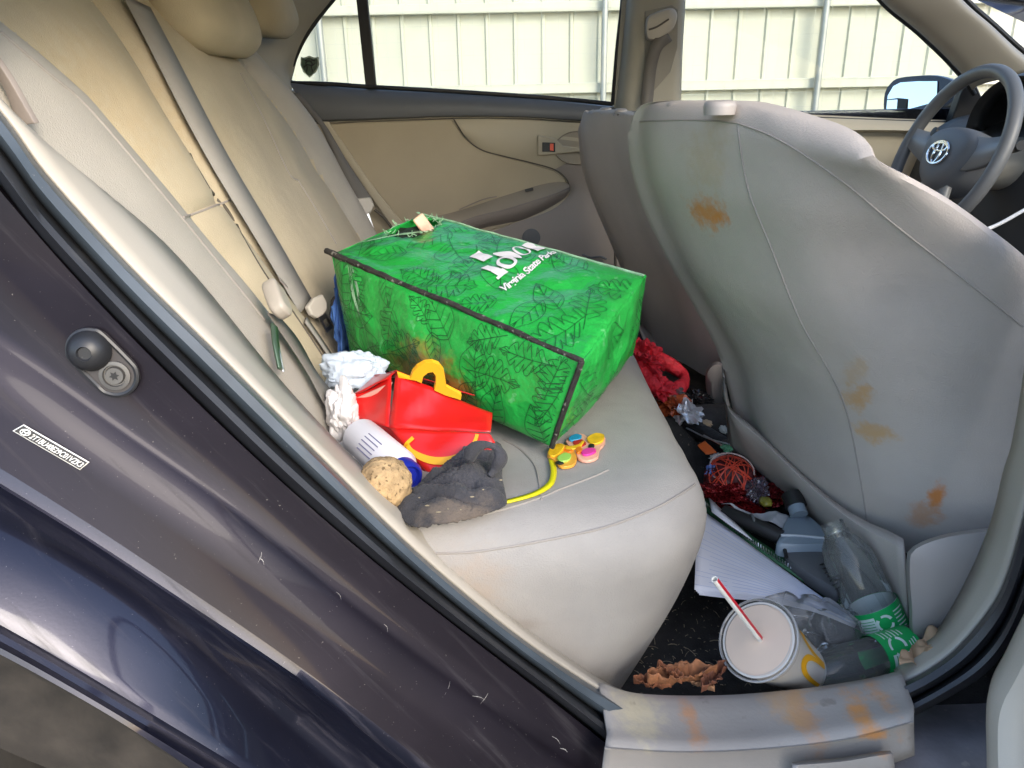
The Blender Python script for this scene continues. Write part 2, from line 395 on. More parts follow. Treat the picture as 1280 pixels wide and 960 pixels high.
FY = 6.85
def fence():
    root = thing('sheet_metal_fence', (1, FY, 0), 'tall cream sheet metal fence with vertical ribs standing beyond the car windows', 'fence')
    # ribbed sheet
    v = []; x = -7.0; prof = []
    while x < 16:
        prof += [(x, 0), (x+.205, 0), (x+.215, -.022), (x+.235, -.022), (x+.245, 0)]; x += .25
    n = len(prof)
    for z in (.15, 1.0, 2.35): v += [Vector((a, FY+b, z)) for a, b in prof]
    ob('ribbed_sheet', v, gridf(3, n), m_fence, root, smooth=False, solid=.003)
    def zl(px0, py0, px1, py1):
        a = U(px0, py0, y=FY-.09); b = U(px1, py1, y=FY-.09); return a, b
    for (z, zz) in ((.995, .085), (1.66, .08), (2.3, .08), (.24, .08)):
        ob('rail', *box((4.5, FY-.075, z), (23, .05, zz)), m_fence, root, bevel=.006)
    for x0 in (-6.27, -3.87, -1.47, 1.0, 2.93, 5.3, 7.7, 10.1, 12.5):
        v, f = tube([(x0, FY-.16, 0), (x0, FY-.16, 2.5)], .028, 12); ob('post', v, f, m_galv, root)
    wm = MB()
    for i in range(18):
        z = .2+i*.12; pts = [(-7+k*1.15, FY-.125+.004*math.sin(k*2.1+i), z+.012*noise.noise(Vector((k*.9, i*3.1, 0)))) for k in range(21)]
        wm.add(*tube(pts, .0018, 4, k=60))
    for k in range(150):
        x = -6.9+k*.15; wm.add(*tube([(x, FY-.125, .1), (x, FY-.125, 2.3)], .0015, 4, k=0))
    wm.ob('wire_mesh', mat('wire mesh', (.5, .52, .48), .5, metal=.3), root)
fence()

# ================================================================== THE CAR
car = thing('car', (0, .7, 0), 'dark grey sedan with its rear door open showing littered beige cloth seats', 'car')

# ---- near body side around the door opening
T_in = [(-140, -20), (0, 150), (25, 170), (110, 262), (200, 352), (320, 478), (430, 592), (520, 668), (640, 772), (745, 851), (800, 880)]
W_in = [(-150, -40), (0, 140), (55, 216), (160, 332), (270, 441), (400, 571), (520, 690), (640, 790), (737, 856), (790, 885)]
# the trim runs on inwards so that it meets the seat
T_edge = [(-60, -140), (0, -60), (110, 135), (200, 240), (290, 350), (360, 440), (430, 555), (520, 660), (640, 766), (745, 848), (800, 878)]
T_seat = [(-60, 60), (25, 157), (110, 230), (200, 322), (325, 466), (430, 575), (525, 662), (640, 767), (745, 849), (800, 879)]
v, f = band(T_seat, W_in, [(-.35, .17), (0, .075), (.25, .045), (.6, .03), (1, .004)])
ob('pillar_trim', v, f, m_cream, car, solid=.004, soff=-1)
L0 = [(-150, 60), (-60, 158), (0, 232), (52, 300), (150, 405), (250, 505), (360, 610), (480, 712), (600, 805), (700, 880), (757, 926), (800, 962)]
v, f = band(W_in, L0, [(-.08, .03), (0, .0), (.1, -.016), (.3, -.022), (.42, -.019), (.47, -.008), (.5, -.006), (.54, -.014), (.64, -.032), (.78, -.037), (.9, -.030), (.97, -.014), (1.04, .005)], 80)
MB().add(v, f)
k = len(v)//80; fm = [0 if i//79 < 5 else 1 for i in range(len(f))]
ob('weatherstrip', v, f, None, car, mats=[m_ruboff, m_rubber], fm=fm)
L1 = [(-150, 340), (-60, 395), (0, 432), (60, 472), (124, 525), (200, 578), (292, 636), (400, 730), (500, 806), (600, 880), (690, 940), (760, 985)]
L2 = [(-150, 525), (-60, 565), (0, 608), (100, 664), (200, 733), (330, 818), (430, 888), (500, 948), (560, 995), (640, 1060)]
L3 = [(-150, 590), (-60, 620), (0, 650), (100, 705), (190, 765), (280, 840), (350, 905), (420, 962), (470, 1005), (540, 1070)]
L4 = [(-150, 705), (-60, 735), (0, 770), (80, 815), (170, 870), (260, 925), (330, 968), (390, 1010), (460, 1070)]
L5 = [(-150, 745), (-60, 770), (0, 800), (80, 846), (170, 900), (280, 964), (340, 1000), (420, 1060)]
L6 = [(-150, 760), (-60, 788), (0, 817), (90, 867), (150, 901), (240, 962), (300, 1000), (380, 1060)]
L7 = [(-150, 860), (-60, 900), (0, 935), (70, 965), (140, 1000), (240, 1070)]
qp = MB()
NU = 70
lines = []
def smo(p, n=60):
    for _ in range(n): p = [p[0]]+[p[i]*.5+(p[i-1]+p[i+1])*.25 for i in range(1, len(p)-1)]+[p[-1]]
    return p
def addl(A, B, prof):
    a = smo(crv(A, NU)); b = smo(crv(B, NU))
    for t, y in prof: lines.append([U(*(a[i].lerp(b[i], t)), y=y) for i in range(NU)])
addl(L0, L1, [(-.02, -.006), (.0, -.013), (.03, -.020), (.5, -.026), (.88, -.032)])
addl(L1, L2, [(0, -.037), (.10, -.046), (.5, -.060), (.88, -.072)])
addl(L2, L3, [(-.03, -.077), (.06, -.083), (.14, -.080), (.3, -.070), (.65, -.066), (.9, -.074)])
addl(L3, L4, [(0, -.078), (.10, -.086), (.5, -.106), (.9, -.126), (1, -.130)])
addl(L4, L5, [(.35, -.134), (.7, -.130)])
addl(L5, L6, [(0, -.134), (.5, -.146), (1, -.148)])
v = [p for r in lines for p in r]; f = gridf(len(lines), NU)
qpanel = ob('quarter_panel', v, f, m_paint, car, mats=[m_jamb, m_paint], fm=[0 if i//(NU-1) < 8 else 1 for i in range(len(f))], surf='quarter', ang=60)
v, f = band(L6, L7, [(0, -.135), (.05, -.125), (.5, -.13), (1, -.125)])
ob('wheel_arch_liner', v, f, m_dirt, car)
# rear body behind the frame: outer skin, wheel, so that the place holds from the side
rowA = [(-.50, -.02, 1.0), (-.52, -.03, .9), (-.56, -.06, .75), (-.60, -.10, .66), (-.64, -.145, .60)]
rowB = [(-1.2, -.02, 1.0), (-1.2, -.06, .9), (-1.2, -.11, .75), (-1.2, -.14, .66), (-1.2, -.16, .60)]
rowC = [(-1.85, .02, 1.0), (-1.85, .0, .9), (-1.85, -.04, .75), (-1.85, -.06, .66), (-1.85, -.08, .60)]
ob('rear_body_side', *loft([rowA, rowB, rowC], 12, 14), m_paint, car, solid=.004)
wh = MB().add(*lathe([(.19, -.09), (.30, -.095), (.318, -.07), (.318, .07), (.30, .095), (.19, .09)], (-.78, -.04, .318), (0, 1, 0), 40))
tw = wh.ob('wheel', mat('tyre rubber', (.03, .028, .026), .85, var=.3, vscale=20, bump=.4, bscale=80), car)
ob('rim', *lathe([(.02, -.12), (.06, -.115), (.17, -.10), (.19, -.098), (.19, .08)], (-.78, -.04, .318), (0, 1, 0), 40), m_galv, tw)

for (x0, y0, x1, y1, wd) in ((324, 697, 330, 706, .0022), (327, 690, 322, 704, .0016), (562, 852, 556, 868, .0012), (590, 870, 606, 875, .002), (610, 866, 600, 880, .0018), (700, 935, 709, 940, .003), (690, 920, 700, 930, .002), (160, 705, 168, 709, .0012), (480, 780, 484, 790, .0012), (420, 740, 426, 750, .0012)):
    a, na = hit('quarter', x0, y0, .0006); b, _ = hit('quarter', x1, y1, .0006); c, _ = hit('quarter', (x0+x1)/2+1.5, (y0+y1)/2-1, .0006)
    if a and b and c: ob('paint_scratch', *ribbon([a, c, b], na, lambda t: .40*wd*(.25+.75*math.sin(math.pi*min(1, t+.1))*(.6+.4*math.sin(t*23))), k=9), MATS.get('bare scratched primer') or mat('bare scratched primer', (.30, .29, .28), .7, var=.3, vscale=300), qpanel)
# door bumper on the jamb
P0, nn = hit('quarter', 116, 436, .001); P1, _ = hit('quarter', 147, 467, .001)
ax = (P1-P0).normalized(); X, Y, Z = frame(nn, ax)   # Y runs along the plate
def stad(c0, c1, r, n=14):
    u = (c1-c0).normalized(); w_ = u.cross(Z); out = []
    for i in range(n+1): a = math.pi*i/n; out.append(c1+u*math.sin(a)*r+w_*math.cos(a)*r)
    for i in range(n+1): a = math.pi*i/n; out.append(c0-u*math.sin(a)*r-w_*math.cos(a)*r)
    return out
bp = ob('door_bumper', *prism(stad(P0, P1, .0190), Z*.005), mat('worn dark rubber plate', (.05, .045, .045), .5, var=.2), car, bevel=.002)
ob('rim', *tube(stad(P0+Z*.005, P1+Z*.005, .0172)[::2], .0022, 6, closed=True), m_rubber, bp)
ob('stopper', *lathe([(.0172, .004), (.0172, .009), (.014, .015), (.0105, .019), (.006, .0205), (.005, .018)], P0, Z, 28, True), m_rubber, bp)
sc = ob('screw', *lathe([(.0125, .004), (.0125, .0075), (.0095, .0078), (.0090, .0055), (.0080, .0055), (.0070, .0080)], P1, Z, 24), mat('dull dark steel', (.16, .155, .15), .4, metal=.7, var=.3), bp)
st = []
for i in range(12):
    a = 2*math.pi*i/12; r = .0042 if i % 2 else .0022; st.append(P1+Z*.0081+X*math.cos(a)*r+Y*math.sin(a)*r)
ob('screw_socket', *prism(st, Z*.0004), m_black, bp, smooth=False)

# identification sticker
q = [hit('quarter', *p, .0012)[0] for p in ((17, 538), (101, 587), (113, 577), (31, 530))]
def quadmap(q, u, v_): return q[0].lerp(q[1], u).lerp(q[3].lerp(q[2], u), v_)
qn = (q[1]-q[0]).cross(q[3]-q[0]).normalized()
if qn.dot(CAM-q[0]) < 0: qn = -qn
m_white = mat('white print', (.75, .74, .70), .5, var=.03)
def quadgrid(q, u0, v0, u1, v1, off, n=14):
    vs = []
    for j in range(3):
        for i in range(n+1):
            vs.append(quadmap(q, u0+(u1-u0)*i/n, v0+(v1-v0)*j/2)+qn*off)
    return vs, gridf(3, n+1)
lab = ob('identification_sticker', *quadgrid(q, 0, 0, 1, 1, .0012), m_white, car, solid=.0004, soff=1)
ob('sticker_field', *quadgrid(q, .015, .09, .985, .90, .0022), m_black, lab)
tv, tf = text_mesh('2T1BU40E29C01VZK3', 1, bold=.012)
mxx = max(p.x for p in tv); mxy = max(p.y for p in tv)
ob('lettering', [quadmap(q, .20+.77*p.x/mxx, .24+.5*p.y/mxy)+qn*.0028 for p in tv], tf, m_white, lab, smooth=False)
lg = MB()
for (cx, rx, ry) in ((.115, .058, .30), (.115, .024, .30), (.115, .05, .13)):
    pts = [quadmap(q, cx+rx*math.cos(a), .5+ry*math.sin(a)+(.12 if ry < .2 else 0))+qn*.003 for a in [i*math.pi/10 for i in range(20)]]
    lg.add(*tube(pts, .0004, 5, closed=True))
lg.ob('emblem', m_white, lab)

# ---- scuff plate on the sill
B0 = [(749, 853), (800, 867), (900, 869), (1000, 861), (1080, 849), (1126, 838)]
B1 = [(759, 914), (850, 919), (949, 915), (1050, 902), (1142, 881)]
B2 = [(753, 962), (850, 968), (949, 965), (1060, 955), (1143, 930)]
nu = 40; a0 = crv(B0, nu); a1 = crv(B1, nu); a2 = crv(B2, nu)
rows = [[U(*a0[i], y=.012)+Vector((0, .012, -.03)) for i in range(nu)], [U(*a0[i], y=.012) for i in range(nu)]]
for t, y in ((.15, -.002), (.5, -.018), (.85, -.037), (1.0, -.045)): rows.append([U(*(a0[i].lerp(a1[i], t)), y=y) for i in range(nu)])
for t, y in ((.10, -.051), (.25, -.058), (.40, -.0625), (.44, -.065), (.48, -.063), (1.0, -.068), (1.3, -.070)): rows.append([U(*(a1[i].lerp(a2[i], t)), y=y) for i in range(nu)])
ob('scuff_plate', [p for r in rows for p in r], gridf(len(rows), nu), m_scuff, car, solid=.004, soff=-1)
lip = [[U(*p, y=y) for p in l] for l, y in (([(990, 955), (1050, 950), (1100, 942), (1113, 941)], -.080), ([(990, 962), (1050, 957), (1100, 949), (1116, 947)], -.087), ([(990, 1000), (1050, 998), (1100, 990), (1120, 988)], -.09))]
ob('sill_step', *loft(lip, 16, 8), m_scuff, car, solid=.004)
rk = [[(x, y, z) for x in (.13, .3, .5, 1.0, 1.6)] for y, z in ((.03, .33), (-.03, .345), (-.075, .335), (-.12, .305), (-.155, .26), (-.15, .20), (-.10, .17))]
ob('rocker_panel', *loft(rk, 24, 26), m_dust, car)

# ---- pillar side of the opening
Ri = [(1122, 843), (1150, 820), (1185, 793), (1227, 727), (1252, 664), (1268, 602), (1279, 560), (1292, 480), (1305, 380), (1318, 260)]
Ro = [(1129, 854), (1160, 838), (1197, 810), (1239, 760), (1260, 718), (1280, 648), (1292, 600), (1306, 510), (1320, 400), (1335, 270)]
Rw = [(1143, 893), (1185, 870), (1227, 843), (1256, 810), (1280, 760), (1300, 700), (1325, 580), (1345, 450), (1362, 300)]
v, f = band(Ri, Ro, [(-.5, .09), (0, .05), (.25, .028), (.7, .016), (1, .002)])
ob('pillar_trim', v, f, m_cream, car, solid=.004, soff=-1)
v, f = band(Ro, Rw, [(-.06, .02), (0, -.002), (.12, -.018), (.35, -.024), (.5, -.022), (.55, -.010), (.6, -.018), (.7, -.034), (.85, -.038), (.97, -.018), (1.05, .004)])
ob('weatherstrip', v, f, m_rubber, car)
bpil = [[(.58, .06, .40), (.72, .07, .95), (.64, .14, 1.33)], [(.58, -.0, .40), (.71, -.01, .95), (.64, .10, 1.34)], [(.68, -.03, .38), (.82, -.02, .95), (.74, .10, 1.34)], [(.68, .05, .38), (.82, .06, .95), (.74, .14, 1.33)]]
ob('centre_pillar', *loft(bpil, 12, closed=False), m_paint, car, solid=.004)

# ---- floor, tunnel, bulkheads
ob('floor_carpet', *loft([[(-.1, y, .29), (.1, y, .28+.12*math.exp(-((y-.72)/.14)**2)), (.3, y, .275+.13*math.exp(-((y-.72)/.14)**2)), (.6, y, .275+.14*math.exp(-((y-.72)/.14)**2)), (1.0, y, .28+.14*math.exp(-((y-.72)/.14)**2)), (1.6, y, .35+.14*math.exp(-((y-.72)/.14)**2))] for y in [i*.1 for i in range(15)]], 30, 50), m_carpet, car, solid=.02, soff=0, surf='floor')
ob('floor_pan', *box((.2, .7, .2), (3.4, 1.5, .03)), m_black, car)

# ---- rear seat
def lerp_tab(tab, x):
    tab = sorted(tab)
    if x <= tab[0][0]: return tab[0][1]
    for (a, b), (c, d) in zip(tab, tab[1:]):
        if x <= c: return b+(d-b)*(x-a)/(c-a)
    return tab[-1][1]
creases = [(1.2, .14), (1.064, .217), (.989, .293), (.889, .336), (.767, .385), (.66, .42), (.5, .45)]
gapline = [(1.2, .545), (1.109, .529), (.96, .50), (.859, .487), (.74, .515), (.60, .556), (.5, .57)]
farline = [(1.2, .93), (1.06, 1.02), (.95, 1.10), (.80, 1.14), (.69, 1.15), (.5, 1.16)]
topz = [(0, 1.15), (.30, 1.15), (.95, 1.135), (1.086, 1.08), (1.17, 1.03), (1.22, .975), (1.255, .90), (1.34, .78)]
NYS, NZS = 150, 90
sv = []
nrm_b = Vector((.906, 0, .42))
def sb_d(y, z):
    c, g, fr = lerp_tab(creases, z), lerp_tab(gapline, z), lerp_tab(farline, z)
    gs = lambda q, s: math.exp(-(q/s)**2)
    d = 0
    if y < c: t = max(0, (c-y)/.26); d += .038*math.sin(min(1, t)*math.pi*.9)+.010
    elif y < g: d += .020*math.sin((y-c)/(g-c)*math.pi)
    elif y < fr: d += .022*math.sin((y-g)/(fr-g)*math.pi)**.6
    else: d += .034*math.sin(min(1, (y-fr)/.15)*math.pi*.8)
    d -= .030*gs(y-c, .009)+.030*gs(y-g, .012)+.006*gs(y-fr, .012)
    if c < y < g: d -= .008*gs(z-(.856+.05*(y-.42)), .006)
    if g < y < fr: d -= .004*gs(z-.84, .03)
    return d+.004*noise.noise(Vector((y*7, z*7, 3)))
for i in range(NZS):
    s = i/(NZS-1)
    for j in range(NYS):
        y = .05+1.232*j/(NYS-1); zt = lerp_tab(topz, y)
        if s < .86:
            z = .46+(zt-.46)*s/.86; x = -.27-.466*(z-.58); e = 1-min(1, max(0, (s-.72)/.14))**2*.25
            p = Vector((x, y, z))+nrm_b*(sb_d(y, z)-.02*min(1, max(0, (s-.70)/.16))**2)
        else:
            t = (s-.86)/.14; a = t*math.pi*.8
            z = zt; x = -.27-.466*(z-.58); p = Vector((x, y, z))+nrm_b*(sb_d(y, z)-.02)
            p += Vector((-.055*(1-math.cos(a))*.9-.03*t, 0, .04*math.sin(a)-.10*max(0, t-.6)))
        if y > 1.19: p -= nrm_b*((y-1.19)/.1)**2*.05
        sv.append(p)
sf = gridf(NZS, NYS)
def fm_sb():
    out = []
    for i in range(NZS-1):
        for j in range(NYS-1):
            p = sv[i*NYS+j]; out.append(1 if p.y < lerp_tab(creases, p.z) or p.y > lerp_tab(farline, p.z) else 0)
    return out
rseat = ob('rear_seat', sv, sf, None, car, mats=[m_fab, m_bolster], fm=fm_sb(), solid=.03, soff=-1, surf='back')

# cushion: rings from floor to the dished top
def rrect(x0, x1, y0, y1, r, n=10):
    pts = []
    for (cx, cy, a0) in ((x1-r, y0+r, -90), (x1-r, y1-r, 0), (x0+r, y1-r, 90), (x0+r, y0+r, 180)):
        for i in range(n+1):
            a = R(a0+90*i/n); pts.append((cx+r*math.cos(a), cy+r*math.sin(a)))
    return pts
def ring(inset, z, tuck=0, frontup=0):
    base = lin([Vector((a, b, 0)) for a, b in rrect(-.36+inset, .243-inset-tuck, .028+inset+tuck*.55, 1.37-inset, max(.03, .135-inset*.6))], 220)
    q = []
    for p in base:
        k = min(1, max(0, (p.y-.12)/.25)); k = k*k*(3-2*k)*max(0, (.55-z)/.3)
        q.append(Vector((p.x-.10*k*max(0, min(1, (p.x+.05)/.25)), p.y, z)))
    return q
rows = [ring(0, .25, .085), ring(0, .33, .055), ring(0, .42, .024), ring(0, .49, .006), ring(.0, .53, 0), ring(.006, .554, 0), ring(.014, .565, 0), ring(.03, .576, 0), ring(.055, .582, 0), ring(.10, .581), ring(.16, .576), ring(.22, .573), ring(.275, .572)]
nr = len(rows); rs = []
cols = [crv([r[i] for r in rows], 44) for i in range(220)]
cv = [cols[i][k] for k in range(44) for i in range(220)]
cv = [p+Vector((0, 0, .003*noise.noise(p*9)+(.004*noise.noise(p*4) if p.z > .55 else 0))) for p in cv]
cf = gridf(44, 220, True)+[tuple(range(43*220, 44*220))]
cush = ob('cushion', cv, cf, m_fabc, rseat, surf='cush')
for l in ([(538, 692), (590, 690), (640, 683), (700, 672), (760, 658), (820, 635), (856, 614), (876, 600)],
          [(630, 550), (650, 562), (668, 582), (674, 605), (677, 625)], [(760, 588), (740, 597), (700, 612), (677, 622), (640, 634), (560, 655)]):
    pts = [hit('cush', *p, .0004)[0] for p in crv(l, 40)]; pts = [p for p in pts if p]
    ob('seam', *tube(pts, .0013, 6, k=0), m_seam, rseat)
for l in ([(0, 40), (60, 92), (110, 135), (200, 240), (290, 350), (330, 400)], [(229, 272), (255, 263), (275, 255), (288, 250)],
          [(300, 92), (330, 150), (360, 215), (372, 225)], [(372, 225), (395, 262), (420, 305)]):
    pts = [hit('back', *p, .0004)[0] for p in crv(l, 30)]; pts = [p for p in pts if p]
    ob('seam', *tube(pts, .0016, 6, k=0), m_seam, rseat)
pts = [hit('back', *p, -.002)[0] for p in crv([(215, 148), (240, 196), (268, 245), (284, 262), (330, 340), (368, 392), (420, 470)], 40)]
ob('gap_shade', *tube([p for p in pts if p], lambda t: .0030*min(1, t*4+.05), 6, k=0), m_gap, rseat)  # dark tube laid in as painted shade of the seat gap
def headrest(yc, zc, wy):
    rows = []
    for (t, sx, sy) in ((0, .35, .55), (.06, .62, .78), (.2, .95, .94), (.45, 1.0, 1), (.7, .85, .97), (.88, .6, .88), (.97, .35, .7), (1.0, .1, .4)):
        z = zc-.085+.185*t; x = -.50-.3*(z-zc)
        rows.append([Vector((x+.065*sx*math.copysign(abs(math.cos(a))**.8, math.cos(a)), yc+wy/2*sy*math.copysign(abs(math.sin(a))**.6, math.sin(a)), z)) for a in [k*2*math.pi/28 for k in range(28)]])
    h = ob('headrest', *loft(rows, 48, 22, True, True), m_fab, rseat)
headrest(.85, 1.148, .33); headrest(.27, 1.23, .27); headrest(1.20, 1.20, .24)
ob('rear_quarter_trim', *loft([[(-.62, 1.37, .95), (-.64, 1.39, 1.0), (-1.5, 1.32, 1.0)], [(-.58, 1.37, 1.12), (-.66, 1.36, 1.15), (-1.3, 1.30, 1.13)], [(-.35, 1.30, 1.33), (-.6, 1.29, 1.32), (-.98, 1.27, 1.27)]], 16, 12), m_pillar, car, solid=.006)
ob('parcel_shelf', *loft([[(-.55, y, 1.04), (-.8, y, 1.03), (-1.45, y, 1.0)] for y in (.05, .4, .7, 1.0, 1.35)], 8, 10), m_pillar, car, solid=.01)

# ---- belts of the rear seat
def strap(name, A, B, srf, off, m, parent, n=40, th=.0018, fall=None):
    a = crv(A, n); b = crv(B, n); v = []
    for i in range(n):
        p = hit(srf, *a[i], off, fall)[0]; q = hit(srf, *b[i], off, fall)[0]
        v += [p, q]
    # smooth along the length
    for _ in range(6):
        w2 = list(v)
        for i in range(2, len(v)-2): w2[i] = v[i]*.5+(v[i-2]+v[i+2])*.25
        v = w2
    return ob(name, v, [(2*i, 2*i+1, 2*i+3, 2*i+2) for i in range(n-1)], m, parent, solid=th)
cl = [hit('back', *p, .016)[0] for p in crv([(162, 12), (193, 70), (230, 145), (266, 212), (315, 290), (351, 345), (376, 382)], 40)]
for _ in range(40): cl = [cl[0]]+[cl[i]*.5+(cl[i-1]+cl[i+1])*.25 for i in range(1, len(cl)-1)]+[cl[-1]]
cb = ob('seat_belt', *ribbon(cl, Vector((.85, -.30, .42)), .046, k=0), m_belt, car, solid=.0018)
def tongue(parent, P, along, nrm, s=1.0, blue=False):
    X, Y, Z = frame(nrm, along)
    ob('tongue_grip', *prism([P+X*s*a+Y*s*b-Z*.004 for a, b in ((-.026, .012), (0, .017), (.026, .012), (.027, -.006), (.016, -.018), (0, -.020), (-.016, -.018), (-.027, -.006))], Z*.010), mat('pale grey tongue grip', (.44, .41, .36), .45, var=.04) if 'pale grey tongue grip' not in MATS else MATS['pale grey tongue grip'], parent, bevel=.003)
    o = [(-.011, -.016), (.011, -.016), (.011, -.042), (.008, -.050), (-.008, -.050), (-.011, -.042)]; i_ = [(-.006, -.030), (.006, -.030), (.006, -.044), (-.006, -.044)]
    mb = MB()
    for (a0, b0, a1, b1) in ((-.011, -.052, -.006, -.016), (.006, -.052, .011, -.016), (-.006, -.052, .006, -.043), (-.006, -.029, .006, -.016)):
        mb.add(*prism([P+X*s*a+Y*s*b+Z*.002 for a, b in ((a0, b0), (a1, b0), (a1, b1), (a0, b1))], Z*.002))
    mb.ob('tongue_plate', m_steel, parent, smooth=False)
P, n = hit('back', 382, 386, .022); Q = hit('back', 366, 360, .022)[0]
tongue(cb, P, Q-P, n, .85)
# buckle on its stalk with a folded belt
bk_m = mat('grey beige buckle plastic', (.40, .365, .31), .45, var=.04)
P, n = hit('back', 320, 388, .03); Q = hit('back', 330, 425, .03)[0]
X, Y, Z = frame(n, P-Q)
bk = ob('belt_buckle', *loft([[P+X*a*s+Y*b*s+Z*h for a, b in ((-.016, .026), (0, .030), (.016, .026), (.018, -.02), (.010, -.034), (-.010, -.034), (-.018, -.02))] for h, s in ((-.010, .66), (-.006, .8), (.006, .8), (.010, .66))], 36, None, True, True), bk_m, car, bevel=.002)
ob('release_slot', *prism([P+X*a+Y*b+Z*.0145 for a, b in ((-.009, .012), (.009, .012), (.009, .02), (-.009, .02))], Z*.001), m_lower, bk)
pl = [hit('back', *p, .02)[0] for p in ((325, 415), (328, 440), (334, 468))]
ob('buckle_stalk', *ribbon(pl, n, .012), mat('green tinted steel', (.10, .16, .11), .35, metal=.5), bk, solid=.003)
pl = [p+X*.006 for p in pl]; ob('stalk_edge', *tube(pl, .0016, 6), m_steel, bk)
strap('seat_belt', [(322, 398), (345, 430), (372, 470), (400, 520), (430, 548), (458, 585), (470, 600)], [(336, 402), (362, 432), (384, 472), (418, 512), (445, 545), (470, 583), (480, 598)], ['back', 'cush'], .014, m_beltd, car, fall=dict(y=.3))
ob('belt_guide', *loft([[U(*p, y=.075) for p in ((-30, 50), (-8, 85), (12, 118), (24, 157))], [U(*p, y=.07) for p in ((-10, 62), (14, 97), (34, 132), (47, 154))]], 16), m_lower, car, solid=.006, bevel=.001)
# second stalk seen under the tongue
pl = [hit('back', *p, .006)[0] for p in ((378, 402), (398, 430), (416, 458), (424, 470))]
ob('belt_stalk', *ribbon(pl, n, .022), m_belt, car, solid=.003)

# ---- front seats
def ltab(t): return lambda z: lerp_tab(t, z)
near_far = ltab([(.30, .47), (.361, .452), (.425, .416), (.532, .386), (.59, .366), (.675, .316), (.743, .274), (.845, .224), (.918, .203), (.952, .207)])
near_seam = ltab([(.30, .545), (.416, .510), (.612, .455), (.722, .379), (.872, .305), (.957, .283)])
near_side = ltab([(.30, .80), (.55, .72), (.70, .64), (.796, .552), (.872, .467), (.90, .437), (.935, .390), (.966, .340), (.98, .31)])
def front_seat(y0, far, seam, side, ys, ztop, srf, zb=.40):
    """closed cross sections from the hem to the crown; ys = far, mid, seam, corner, near"""
    rows = []
    zs = [zb, .44, .50, .58, .66, .74, .82, .87, .905, .93, .95]
    for z in zs:
        xf, xs, xn = far(z), seam(z), side(z)
        pinch = max(0, (z-.86)/.09)**2
        yf, ym, yse, yc, yn = ys
        mid = xf*.5+xs*.5-.022
        rows.append([Vector((xf+.03, yf+.012, z)), Vector((xf, yf-.004-.02*pinch, z)), Vector((xf*.72+xs*.28-.010, yf*.7+ym*.3, z)), Vector((mid, ym, z)), Vector((xs, yse, z)), Vector((xs*.60+xn*.40-.010*(1-min(1, pinch)), yc, z)), Vector((xn, yn, z)), Vector((xn+.035*(1-.8*min(1, pinch)), yn+.05, z)),
                     Vector(((xf+xn)/2+.13-.085*min(1, pinch), ym, z)), Vector((xf+.10-.04*min(1, pinch), yf-.03, z))])
    c = rows[-1]
    cx = sum(p.x for p in c)/len(c); cy = sum(p.y for p in c)/len(c)
    for k, z in ((.965, ztop-.016), (.90, ztop-.007), (.78, ztop-.001), (.55, ztop+.002), (.25, ztop+.003)):
        rows.append([Vector((cx+(p.x-cx)*k, cy+(p.y-cy)*k, z)) for p in c])
    v, f = loft(rows, 96, 70, True, True)
    v = [p+Vector((.004*noise.noise(p*6+Vector((3, 0, 0))), .002*noise.noise(p*7), 0)) for p in v]
    def drop(p):    # the shoulder on the door side rounds off
        n_ = max(0, min(1, (ys[2]+.06-p.y)/.20)); fx = max(0, min(1, (p.x-.26)/.09)); t = max(0, min(1, (p.z-.80)/.16)); t = t*t*(3-2*t)
        return p-Vector((0, 0, .022*n_*fx*t))
    v = [drop(p) for p in v]
    return ob('front_seat', v, f, m_fabf, car, surf=srf)
fs = front_seat(0, near_far, near_seam, near_side, (.585, .43, .27, .19, .115), .978, 'fnear')
ff = front_seat(0, ltab([(.30, .40), (.423, .376), (.595, .307), (.717, .254), (.834, .212), (.909, .205), (.95, .22)]),
                ltab([(.30, .46), (.45, .42), (.60, .36), (.72, .30), (.84, .262), (.93, .25), (.957, .252)]),
                ltab([(.30, .56), (.55, .48), (.72, .40), (.84, .34), (.93, .31), (.957, .30)]), (1.295, 1.15, 1.0, .92, .85), .950, 'ffar')
for s, l in (('fnear', [(800, 152), (850, 150), (890, 151), (922, 154)]), ('fnear', [(922, 154), (928, 200), (938, 245), (965, 312), (1000, 400), (1040, 470), (1060, 520), (1076, 600), (1085, 660)]),
             ('fnear', [(922, 154), (960, 168), (1000, 190), (1060, 232), (1115, 278), (1200, 345), (1279, 408)])):
    pts = [hit(s, *p, .0002)[0] for p in crv(l, 40)]; pts = [p for p in pts if p]
    if len(pts) > 4: ob('seam', *tube(pts, .0012, 6, k=0), m_seam, fs)
# hem of cloth under the back
up_ = [(905, 470), (911, 512), (950, 548), (1005, 601), (1050, 640), (1086, 664), (1110, 676), (1130, 688)]
lo_ = [(912, 560), (932, 578), (962, 602), (1000, 636), (1036, 670), (1086, 720), (1118, 770), (1136, 800)]
a = crv(up_, 30); b = crv(lo_, 30); rows = []
for t, dy in ((-.12, .02), (0, 0), (.15, -.008), (.5, -.006), (.9, .0), (1, .012)):
    rows.append([U(*(a[i].lerp(b[i], t)), y=.56-.40*(i/29)**1.0+dy) for i in range(30)])
ob('hem', [p for r in rows for p in r], gridf(6, 30), m_fabf, fs, solid=.004)
def guide(px, py, y, par, s=1.0, tilt=0):
    c = U(px, py, y=y)
    rows = []
    for h, k in ((-.012, .95), (-.0035, 1.0), (.0, .97), (.0025, .86), (.0038, .6)):
        rows.append([c+Vector((.016*s*k*math.cos(q), .020*s*k*math.sin(q)*1.0, h+tilt*math.cos(q)*.3)) for q in [i*math.pi/8 for i in range(16)]])
    ob('headrest_guide', *loft(rows, 24, None, True, True), mat('headrest guide plastic', (.36, .33, .31), .5) if 'headrest guide plastic' not in MATS else MATS['headrest guide plastic'], par)
